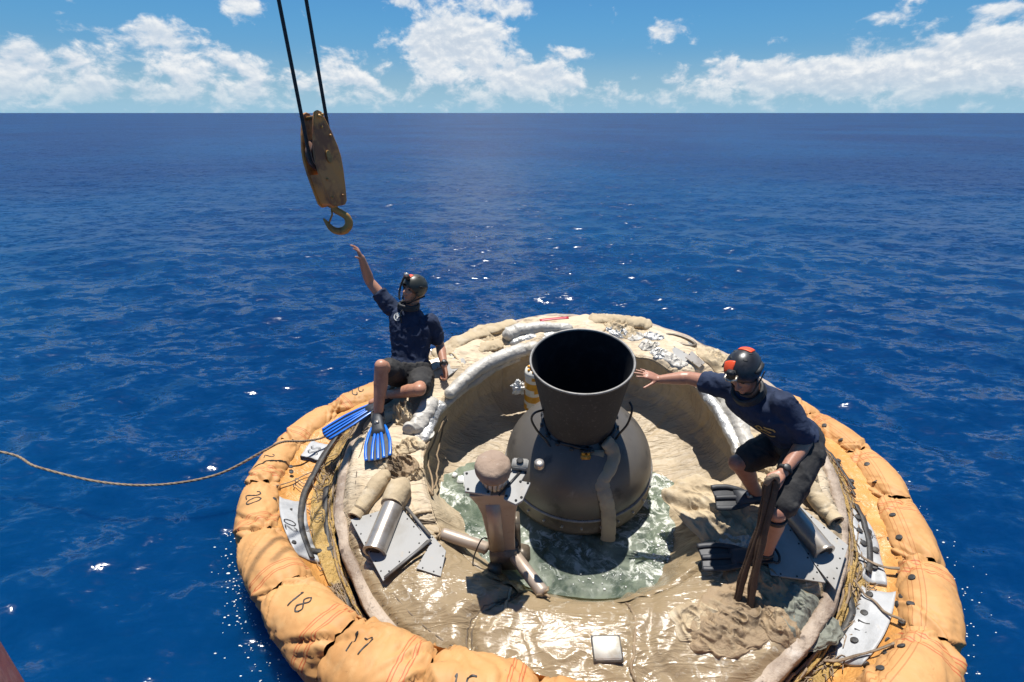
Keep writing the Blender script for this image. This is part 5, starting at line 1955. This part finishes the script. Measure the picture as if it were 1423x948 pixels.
def head(b, c, fwd, up, neck):
    """head round centre c (between the ears)"""
    c = Vector(c)
    f = Vector(fwd).normalized()
    u = Vector(up)
    u = (u - f * u.dot(f)).normalized()
    l = u.cross(f)
    M = Matrix((l, f, u)).transposed()

    def P(x, y, z):
        return c + M @ Vector((x, y, z))
    b.ell(P(0, -.012, .035), (.074, .094, .083), 22, 14, M)
    b.ell(P(0, .022, -.03), (.060, .070, .085), 20, 12, M)       # face
    b.ell(P(0, .030, -.088), (.043, .048, .034), 16, 10, M)      # jaw
    b.ell(P(0, .068, -.102), (.020, .018, .016), 12, 8, M)       # chin
    for s_ in (-1, 1):
        b.ell(P(s_ * .038, .062, -.022), (.022, .018, .016), 12, 8, M)   # cheekbone
        b.ell(P(s_ * .030, .080, .020), (.026, .012, .008), 12, 8, M)    # brow
        b.ell(P(s_ * .076, -.008, -.012), (.009, .018, .030), 12, 8, M)  # ear
        b.ell(P(s_ * .012, .094, -.036), (.0085, .010, .008), 10, 6, M)  # nostril wing
    b.cap(P(0, .086, .010), P(0, .108, -.032), .009, .0125, 10)          # nose
    b.ell(P(0, .087, -.064), (.024, .010, .0055), 12, 6, M)             # lips
    b.ell(P(0, .085, -.074), (.021, .010, .006), 12, 6, M)
    b.cap(P(0, -.02, -.05), neck, .056, .062, 18)
    return P, M


def dress_head(parent, P, M, shell_mat, patches, lamp, hair_mat, visor=False):
    def place(mb_fn, name, mat, par, **kw):
        g = MB()
        mb_fn(g)
        o = g.build(name, mat, par, **kw)
        return o
    for s_ in (-1, 1):
        g = MB()
        g.ell(P(s_ * .030, .079, .001), (.0125, .008, .008), 12, 8, M)
        g.build('eye', M_EYE, parent)
        g = MB()
        g.tube([P(s_ * .012, .094, .020), P(s_ * .030, .095, .026), P(s_ * .050, .084, .018)], .004, 6)
        g.build('eyebrow', hair_mat, parent)
    # helmet: shell with thickness, lower at the back and over the ears
    g = MB()
    nu, nv = 20, 48
    outer, inner = [], []
    for i in range(nu):
        t = i / (nu - 1)
        ro, ri = [], []
        for k in range(nv):
            a = 2 * PI * k / nv
            fx, fy = math.cos(a), math.sin(a)
            low = -.012 - .052 * max(0, -fy) ** 1.2 - .034 * abs(fx) ** 3 + .056 * max(0, fy) ** 1.4
            th_end = math.acos(max(-1, min(1, (low - .03) / .108)))
            th = th_end * t
            for lst, sc in ((ro, 1.0), (ri, .93)):
                lst.append(P(fx * math.sin(th) * .100 * sc, fy * math.sin(th) * .124 * sc - .008, .030 + math.cos(th) * .112 * sc))
        outer.append(ro)
        inner.append(ri)
    g.grid(outer + inner[::-1], wrap_v=True)
    hel = g.build('helmet', shell_mat, parent)

    def on_shell(x, y, lift=0.004):
        """x across, y front(+)/back(-) on the crown, in metres of arc"""
        ax, ay = x / .100, y / .124
        th = math.hypot(ax, ay)
        a = math.atan2(ay, ax)
        k = 1 + lift / .1
        return P(math.cos(a) * math.sin(th) * .100 * k, math.sin(a) * math.sin(th) * .124 * k - .008, .030 + math.cos(th) * .112 * k)
    for x0, x1, y0, y1 in patches:
        g = MB()
        n = 8
        top = [[on_shell(x0 + (x1 - x0) * i / n, y0 + (y1 - y0) * j / n, .005) for j in range(n + 1)] for i in range(n + 1)]
        bot = [[on_shell(x0 + (x1 - x0) * i / n, y0 + (y1 - y0) * j / n, -.002) for j in range(n + 1)] for i in range(n + 1)]
        g.grid([a + b_[::-1] for a, b_ in zip(top, bot)], wrap_v=True, cap=True)
        g.build('reflective_patch', M_REDPATCH, hel)
    for x, y in ((.045, .02), (-.045, .02), (.05, -.045), (-.05, -.045), (.0, -.075)):
        g = MB()
        q = on_shell(x, y, .0)
        nrm = (q - P(0, -.008, .03)).normalized()
        Mq = Matrix.Translation(q) @ nrm.to_track_quat('Z', 'Y').to_matrix().to_4x4()
        g.grid([[Mq @ Vector((r * 1.7 * math.cos(a), r * math.sin(a), z)) for a in np.linspace(0, 2 * PI, 14, endpoint=False)] for r, z in ((.0002, .0012), (.006, .0018), (.008, .0008), (.008, -.004))], wrap_v=True)
        g.build('vent', M_DARK, hel)
    # rails on the sides
    for s_ in (-1, 1):
        g = MB()
        g.tube([on_shell(s_ * .135, .05, .006), on_shell(s_ * .143, -.01, .006), on_shell(s_ * .135, -.07, .006)], .008, 8, squash=(1.5, .6))
        g.build('side_rail', M_BLACK, hel)
    # front mount with lamp
    g = MB()
    q = on_shell(0, .115, .012)
    Mq = M.to_4x4()
    g.box(q, (.024, .012, .022), M, .005)
    g.box(q + M @ Vector((0, .012, .012)), (.020, .014, .014), M, .004)
    lm = g.build('lamp_mount', M_BLACK, hel)
    if lamp:
        g = MB()
        c0 = q + M @ Vector((.0, .018, .022))
        g.box(c0, (.022, .014, .017), M, .004)
        lb = g.build('head_lamp', M_METAL, hel)
        g = MB()
        g.lathe([(.0004, .004), (.010, .003), (.013, -.002), (.014, -.006)], 16, Matrix.Translation(c0 + M @ Vector((.006, .016, .002))) @ (M.to_4x4() @ Matrix.Rotation(-PI / 2, 4, 'X')))
        g.build('lamp_lens', M_LENSG, hel)
    else:
        g = MB()
        for s_ in (-1, 1):
            g.tube([q + M @ Vector((s_ * .03, .004, -.012)), q + M @ Vector((s_ * .034, .03, -.018)), q + M @ Vector((s_ * .012, .042, -.02))], .0075, 8)
        g.tube([q + M @ Vector((-.012, .042, -.02)), q + M @ Vector((.012, .042, -.02))], .0075, 8)
        g.build('goggle_clip', M_METAL, hel)
    # chin straps
    for s_ in (-1, 1):
        g = MB()
        g.tube(spline([P(s_ * .094, .035, .0), P(s_ * .079, .035, -.055), P(s_ * .048, .060, -.115), P(0, .078, -.124)], 20), .0065, 6, squash=(1.5, .7))
        g.tube(spline([P(s_ * .094, -.06, -.03), P(s_ * .083, -.01, -.06), P(s_ * .066, .040, -.09)], 14), .0055, 6, squash=(1.5, .7))
        g.build('chin_strap', M_BLACK, hel)
    # short hair showing below the helmet
    g = MB()
    g.ell(P(0, -.058, -.025), (.066, .05, .04), 18, 10, M)
    g.build('hair', hair_mat, parent)
    return hel


def swim_fin(parent, heel, tip, up, width, rails, mat_rail, mat_web, foot=.24, notch=.03):
    """foot pocket then a ribbed blade. rails: number of raised rails"""
    heel, tip, up = Vector(heel), Vector(tip), Vector(up)
    d = (tip - heel).normalized()
    L = (tip - heel).length
    up = (up - d * up.dot(d)).normalized()
    sd = d.cross(up)
    # foot pocket
    g = Body()
    rows = []
    for t, w, h, z in ((0.0, .030, .030, .03), (.04, .042, .042, .035), (.10, .046, .045, .035), (.16, .050, .036, .026), (.22, .054, .026, .018), (.27, .058, .014, .010)):
        rows.append((heel + d * (t * foot / .24) + up * z, sd, w, h, up))
    g.loft(rows, 20)
    fin = g.build('swim_fin', mat_web, parent)
    nb = 40

    def pt(s, x, z):
        """s 0..1 along blade, x -1..1 across"""
        half = width * .5 * (.52 + .48 * min(1, s * 1.8) ** .8) * (1 - .06 * max(0, s - .85) / .15)
        end = L - notch * (1 - abs(x)) * 0 + notch * (.5 - abs(x) ** 2 * .5) - .0
        st = foot * .62
        return heel + d * (st + (end - st) * s) + sd * (x * half) + up * (z + .012 - .03 * s * s)
    g = MB()
    rows = []
    for i in range(nb):
        s = i / (nb - 1)
        top = [pt(s, x, .004) for x in np.linspace(-1, 1, 25)]
        bot = [pt(s, x, -.004) for x in np.linspace(1, -1, 25)]
        rows.append(top + bot)
    g.grid(rows, wrap_v=True, cap=True)
    g.build('blade', mat_web, fin)
    for k in range(rails):
        g = MB()
        x = -0.96 + 1.92 * k / (rails - 1)
        pts = [pt(s, x * (1 if abs(x) > .5 else (.55 + .45 * s)), .010) for s in np.linspace(.03 + .18 * (abs(x) < .3), .995, 24)]
        w = width / rails * .33
        g.tube(pts, [w * (.6 + .4 * min(1, 4 * s)) for s in np.linspace(0, 1, 24)], 10, squash=(1.0, .62), up=up)
        g.build('rail', mat_rail, fin)
    g = MB()
    path = [heel + d * .03 * math.cos(a) - d * .01 + sd * (.052 * math.sin(a)) + up * .055 for a in np.linspace(PI * .35, PI * 1.65, 18)]
    g.tube([heel + d * .10 + sd * .05 + up * .04] + path + [heel + d * .10 - sd * .05 + up * .04], .008, 8)
    g.build('heel_strap', M_BLACK, fin)
    g = MB()
    g.box(heel + d * .13 + up * .062, (.02, .02, .008), Matrix((sd, d, up)).transposed(), .004)
    g.build('buckle', M_METAL, fin)
    return fin


def band(parent, p, axis, r, w, mat, name):
    p, axis = Vector(p), Vector(axis).normalized()
    g = MB()
    g.lathe([(r, -w), (r + .004, -w * .8), (r + .004, w * .8), (r, w), (r - .006, w), (r - .006, -w)], 28, Matrix.Translation(p) @ axis.to_track_quat('Z', 'Y').to_matrix().to_4x4())
    return g.build(name, mat, parent)


def watch(parent, p, axis, face_dir, r=.033):
    o = band(parent, p, axis, r, .011, M_BLACK, 'wrist_watch')
    f = Vector(face_dir)
    a = Vector(axis).normalized()
    f = (f - a * f.dot(a)).normalized()
    g = MB()
    g.lathe([(.0004, .009), (.017, .009), (.021, .006), (.021, -.004)], 24, Matrix.Translation(Vector(p) + f * (r + .002)) @ f.to_track_quat('Z', 'Y').to_matrix().to_4x4())
    w = g.build('watch_face', M_RUBBER, o)
    return o


def cloth_wrinkle(amp, fr, seed):
    def w(co):
        a = np.abs(fbm(co[:, 0] * fr + co[:, 2] * fr * .6, co[:, 1] * fr, co[:, 2] * fr * .8 - co[:, 0] * fr * .5, 4, seed))
        b = fbm(co[:, 0] * fr * .5, co[:, 1] * fr * .5, co[:, 2] * fr * .5, 3, seed + 3)
        return amp * (1 - np.clip(a / .45, 0, 1)) ** 1.5 + amp * .9 * b
    return w


def emblem(parent, shirt, origin, direction, right, upv, strokes, size, mat, name='emblem', width=.07):
    """printed marks projected straight on to the cloth"""
    me = shirt.data
    bvh = BVHTree.FromPolygons([v.co for v in me.vertices], [p.vertices for p in me.polygons])
    o, dr = Vector(origin), Vector(direction).normalized()
    r = Vector(right)
    r = (r - dr * r.dot(dr)).normalized()
    u = Vector(upv)
    u = (u - dr * u.dot(dr) - r * u.dot(r)).normalized()
    g = MB()
    for st in strokes:
        p = spline([(x, y, 0) for x, y in st], 8 * len(st))
        L, R_ = [], []
        for k in range(len(p)):
            t = p[min(k + 1, len(p) - 1)] - p[max(k - 1, 0)]
            nn = Vector((-t.y, t.x, 0)).normalized() * width
            for lst, q in ((L, p[k] + nn), (R_, p[k] - nn)):
                s0 = o + r * (q.x * size) + u * (q.y * size)
                hit = bvh.ray_cast(s0, dr)
                lst.append((hit[0] - dr * .004) if hit[0] is not None else None)
        if all(a is not None for a in L + R_):
            g.grid([L, R_])
    if g.v:
        return g.build(name, mat, parent, smooth=False)


def torso(b, pel, mid, lat_h, lat_s, grow=0.0, hips=True, top=True):
    """loft from crotch to the base of the neck"""
    pel, mid = Vector(pel), Vector(mid)
    lh, ls = Vector(lat_h).normalized(), Vector(lat_s).normalized()
    ax = (mid - pel)
    axn = ax.normalized()
    secs = []
    table = [(-.10, .085, .085), (-.04, .150, .115), (.10, .168, .118), (.30, .152, .104), (.50, .158, .108), (.70, .176, .118), (.86, .184, .112), (.97, .160, .090), (1.06, .105, .070), (1.12, .070, .060)]
    for t, w, d in table:
        if not hips and t < 0.0:
            continue
        lat = lh.lerp(ls, max(0, min(1, t))).normalized()
        fw = lat.cross(axn)
        bow = .025 * math.sin(PI * max(0, min(1, t)))
        secs.append((pel + ax * t - fw * bow * .3, lat, w + grow, d + grow, fw))
    b.loft(secs, 30)


def strut_pts(a, b, *fr):
    a, b = Vector(a), Vector(b)
    return [a.lerp(b, f) for f in fr]


def build_person(J, skin, label, group=None):
    base = empty('person', J['base'])
    tag(base, label, 'person')
    bpy.context.view_layer.update()
    off = base.location.copy()

    def X(v):
        return Vector(v) - off
    j = {k: (X(v) if k not in ('base',) else v) for k, v in J.items() if isinstance(v, tuple) and len(v) == 3 and not k.startswith('d_')}
    dd = {k: Vector(v) for k, v in J.items() if k.startswith('d_')}
    mid = (j['rs'] + j['ls']) / 2
    lat_s = j['ls'] - j['rs']
    lat_h = j['lh'] - j['rh']
    pel = (j['rh'] + j['lh']) / 2
    # ---- body: one continuous skin
    b = Body()
    torso(b, pel, mid, lat_h, lat_s)
    P, M = head(b, j['head'], dd['d_fwd'], dd['d_up'], mid.lerp(j['head'], .25))
    for s_ in 'rl':
        sh, el, wr = j[s_ + 's'], j[s_ + 'e'], j[s_ + 'w']
        b.ell(sh, (.062, .062, .062), 16, 10)
        b.limb(strut_pts(sh, el, 0, .35, .7, 1), [.056, .055, .049, .043])
        b.limb(strut_pts(el, wr, 0, .25, .6, 1), [.043, .046, .038, .029])
        hp, kn, an = j[s_ + 'h'], j[s_ + 'k'], j[s_ + 'a']
        b.limb(strut_pts(hp, kn, 0, .3, .7, 1), [.092, .088, .070, .058])
        fwd_k = ((kn - hp).normalized() - (an - kn).normalized()).normalized()
        b.ell(kn + fwd_k * .012, (.056, .056, .056), 16, 10)
        calf = (kn + (an - kn) * .3) - fwd_k * .018
        b.limb([kn, calf, kn.lerp(an, .65), an], [.056, .060, .047, .039])
        ft = j[s_ + 't']
        b.cap(an, ft, .042, .032, 16)
        hd = J['hand_' + s_]
        hand(b, wr, *hd[:3], **hd[3])
    body = b.melt('body', skin, base, vox=.0052, smooth=3)
    hel = dress_head(base, P, M, J['shell'], J['patches'], J['lamp'], M_STUBBLE)
    # ---- shirt
    c = Body()
    torso(c, pel, mid, lat_h, lat_s, grow=.018, hips=False)
    for s_ in 'rl':
        sh, el = j[s_ + 's'], j[s_ + 'e']
        c.ell(sh, (.078, .078, .078), 18, 12)
        c.limb(strut_pts(sh, el, 0, .3, .6, J['sleeve_' + s_]), [.076, .074, .070, .068])
    shirt = c.melt('t_shirt', M_SHIRT, base, vox=.008, smooth=6, wrinkle=cloth_wrinkle(.009, 9.0, J['seed']))
    # ---- shorts
    c = Body()
    ax = (mid - pel)
    axn = ax.normalized()
    secs = []
    for t, w, d in ((-.14, .09, .09), (-.06, .155, .125), (.06, .180, .132), (.17, .178, .128), (.22, .168, .12)):
        fw = lat_h.normalized().cross(axn)
        secs.append((pel + ax * t, lat_h, w + .008, d + .006, fw))
    c.loft(secs, 30)
    for s_ in 'rl':
        hp, kn = j[s_ + 'h'], j[s_ + 'k']
        c.limb(strut_pts(hp, kn, 0, .3, .55, J['short_' + s_]), [.108, .106, .098, .094])
    c.melt('shorts', M_SHORTS, base, vox=.008, smooth=5, wrinkle=cloth_wrinkle(.010, 8.0, J['seed'] + 7))
    # mask / regulator gear bunched round the neck
    g = MB()
    for k in range(3):
        n_ = 26
        path = [P((.085 + .006 * k) * math.cos(a), .012 + (.080 + .012 * math.sin(a)) * math.sin(a) * 1.05, -.135 - .014 * k - .02 * math.sin(a)) for a in np.linspace(0, 2 * PI, n_, endpoint=False)]
        g.tube(path, .014 - .002 * k, 8, closed=True)
    tag(g.build('neck_straps', M_BLACK, base), kind='stuff')
    return base, X, P, M, shirt, j


# ---- man on the far left of the deck reaching up for the hook
JA = dict(base=(-.95, 4.15, .44), rh=(-1.045, 4.16, .60), lh=(-.835, 4.19, .585), rk=(-1.083, 3.788, .876), ra=(-1.125, 3.675, .475), rt=(-1.095, 3.54, .425),
          lk=(-.790, 3.80, .655), la=(-1.095, 3.955, .515), lt=(-1.235, 3.90, .465),
          rs=(-1.105, 4.40, 1.170), ls=(-.752, 4.37, 1.050), re=(-1.282, 4.425, 1.415), rw=(-1.306, 4.344, 1.655), le=(-.672, 4.36, .800), lw=(-.617, 4.165, .695),
          head=(-.885, 4.40, 1.345), d_fwd=(-.58, -.72, .30), d_up=(.22, .16, .95),
          hand_r=((-.02, -.10, .17), (-.8, -.45, .1), (.55, -.7, .0), dict(curl=(.22, .26, .32, .36), spread=.12)),
          hand_l=((.02, -.03, -.12), (-.5, -.5, -.3), (-.7, -.5, .2), dict(curl=(.85, .9, .95, 1.0), spread=.03, thumb_out=.5, thumb_curl=.5)),
          shell=M_OLIVE, patches=[(-.05, .015, .06, .10)], lamp=True, sleeve_r=.56, sleeve_l=.66, short_r=.72, short_l=.70, seed=3)
A_, X, P, M, shirt, j = build_person(JA, M_SKIN_A, 'person sitting on the deck edge in navy shirt, one arm raised towards the hook')
watch(A_, j['lw'].lerp(j['le'], .10), j['lw'] - j['le'], (.3, -.9, .3), .036)
swim_fin(A_, X((-1.125, 3.70, .445)), X((-1.035, 3.235, .375)), (-.08, -.35, .95), .20, 5, M_FINBLUE, M_FINDARK, foot=.21)
swim_fin(A_, X((-1.075, 3.985, .455)), X((-1.565, 3.600, .345)), (-.12, -.08, 1.0), .19, 5, M_FINBLUE, M_FINDARK, foot=.23)
g = MB()
g.tube(spline([P(-.062, .085, -.115), P(-.088, .082, -.05), P(-.092, .075, .03), P(-.085, .06, .10)], 24), .0095, 8)
g.build('mic_strap', M_BLACK, A_)  # thin black tube, the mic strap beside the face
g = MB()
g.tube(spline([P(.055, .04, -.15), P(.03, .12, -.20), P(.04, .10, -.30)], 20), .006, 6)
g.build('lanyard', M_BLACK, A_)
_mid = (j['rs'] + j['ls']) / 2
_lat = (j['ls'] - j['rs']).normalized()
_fw = _lat.cross((_mid - (j['rh'] + j['lh']) / 2).normalized())
_upv = (_mid - (j['rh'] + j['lh']) / 2).normalized()
ring = [(math.cos(a), math.sin(a)) for a in np.linspace(.6, 5.6, 14)]
emblem(A_, shirt, _mid - _lat * .105 + _fw * .4 - _upv * .055, -_fw, _lat, _upv, [ring, [(-.45, .9), (-.35, .3), (0, .1), (.35, .3), (.45, .9)], [(0, 1.0), (0, -.6)]], .032, M_WHITEPRINT, width=.16)

# ---- man standing bent over on the right, hand on the nozzle
JB = dict(base=(1.65, 2.55, .27), rh=(1.862, 2.80, .875), lh=(1.795, 2.575, .915), rk=(1.475, 2.72, .715), ra=(1.705, 2.80, .385), rt=(1.60, 2.80, .36),
          lk=(1.541, 2.317, .674), la=(1.589, 2.393, .254), lt=(1.485, 2.395, .225),
          rs=(1.345, 2.845, 1.215), ls=(1.605, 2.625, 1.222), re=(1.174, 3.01, 1.190), rw=(1.000, 3.05, 1.156), le=(1.751, 2.545, 1.000), lw=(1.575, 2.405, .889),
          head=(1.375, 2.700, 1.395), d_fwd=(-.60, -.62, -.50), d_up=(-.42, -.18, .88),
          hand_r=((-.16, .035, .05), (-.25, .35, -.9), (-.35, -.6, -.6), dict(curl=(.10, .08, .08, .10), spread=.13, thumb_out=1.0, thumb_curl=.1)),
          hand_l=((-.115, -.06, -.03), (-.15, .25, -.95), (.1, -.9, .2), dict(curl=(1.0, 1.05, 1.05, 1.05), spread=.02, thumb_out=.35, thumb_curl=.6)),
          shell=M_HELMET, patches=[(-.085, .0, .045, .108), (-.03, .05, -.115, -.05)], lamp=False, sleeve_r=.55, sleeve_l=.80, short_r=.80, short_l=.86, seed=9)
B_, X, P, M, shirt, j = build_person(JB, M_SKIN_B, 'person bending forward beside the nozzle in navy shirt and black helmet, holding straps')
watch(B_, j['lw'].lerp(j['le'], .10), j['lw'] - j['le'], (-.3, -.6, .7), .036)
band(B_, j['lk'].lerp(j['la'], .10), j['lk'] - j['la'], .062, .016, M_BLACK, 'knee_band')
band(B_, j['lk'].lerp(j['la'], .90), j['lk'] - j['la'], .045, .013, M_BLACK, 'ankle_band')
swim_fin(B_, X((1.635, 2.40, .215)), X((1.20, 2.43, .205)), (-.1, -.25, .95), .165, 3, M_FINDARK, M_FINDARK, foot=.22, notch=-.03)
swim_fin(B_, X((1.75, 2.80, .345)), X((1.395, 2.790, .375)), (-.15, -.45, .9), .16, 3, M_FINDARK, M_FINDARK, foot=.19, notch=-.03)
g = MB()
g.tube(spline([P(.06, .0, -.15), P(.085, -.02, -.25), P(.07, .06, -.33), P(.02, .10, -.30)], 24), .007, 6)
g.build('lanyard', M_BLACK, B_)
_mid = (j['rs'] + j['ls']) / 2
_pel = (j['rh'] + j['lh']) / 2
_upv = (_mid - _pel).normalized()
_lat = (j['ls'] - j['rs']).normalized()
_fw = _lat.cross(_upv)
emblem(B_, shirt, _mid - _upv * .17 + _fw * .5 + _lat * .02, -_fw, _lat, _upv,
       [[(-.9, .5), (-1.1, .1), (-.7, -.2), (-.35, .1), (-.6, .5), (-.9, .5)], [(.1, .55), (-.15, .2), (.25, -.05), (.55, .25), (.1, .55)], [(-1.0, -.55), (-.3, -.75), (.5, -.7), (1.0, -.4)], [(-.2, .9), (.6, .9), (1.0, .5)]], .055, M_GOLD, width=.10)
# back print: orange and white flash on the far shoulder
emblem(B_, shirt, _mid - _upv * .06 - _fw * .4 - _lat * .10, _fw, _lat, _upv, [[(-1, 0), (1, 0)]], .05, M_REDPATCH, name='shoulder_flash', width=.3)


# ---- sling held in his hand
M_SLING = shader('brown_webbing', (.085, .05, .028), .85, var=[((.05, .03, .018), 9, .42, .7, 5), ((.13, .085, .05), 24, .55, .78, 4)], bump=[(90, .8, .006, 3)])


def build_sling():
    K = empty('lifting_sling', (1.39, 2.15, .06))
    tag(K, 'brown webbing lifting sling held up from the deck by the bending person', 'sling')
    bpy.context.view_layer.update()
    off = K.location
    top = Vector((1.470, 2.318, .880))
    for foot, sx in (((1.345, 2.155, .065), -.022), ((1.412, 2.108, .045), .022)):
        f = Vector(foot)
        pts = spline([f, f.lerp(top, .3) + Vector((-.012, .0, .0)), f.lerp(top, .7) + Vector((.004, 0, 0)), top + Vector((sx, 0, -.02)), top + Vector((sx * .6, .01, .03))], 40)
        g = MB()
        g.tube([p - off for p in pts], [.028 + .004 * math.sin(i * .9) for i in range(40)], 10, squash=(1.0, .30), up=(0.1, -1, .2))
        g.tube([p - off + Vector((.0, -.012, 0)) for p in pts], [.020] * 40, 8, squash=(1.0, .35), up=(0.1, -1, .2))
        g.build('strap', M_SLING, K)
    g = MB()
    g.tube([p - off for p in spline([top + Vector((-.03, 0, .0)), top + Vector((-.022, -.005, .04)), top + Vector((.005, 0, .055)), top + Vector((.028, .005, .035)), top + Vector((.03, .005, -.01))], 20)], .016, 8)
    g.build('loop', M_ROPE, K)
    g = MB()
    g.lathe([(.0005, .012), (.03, .012), (.036, .0), (.03, -.012), (.0005, -.012)], 20, Matrix.Translation(Vector((1.43, 2.06, .06)) - off) @ Matrix.Rotation(.9, 4, 'Y'))
    g.build('shackle', M_METAL, K)


build_sling()
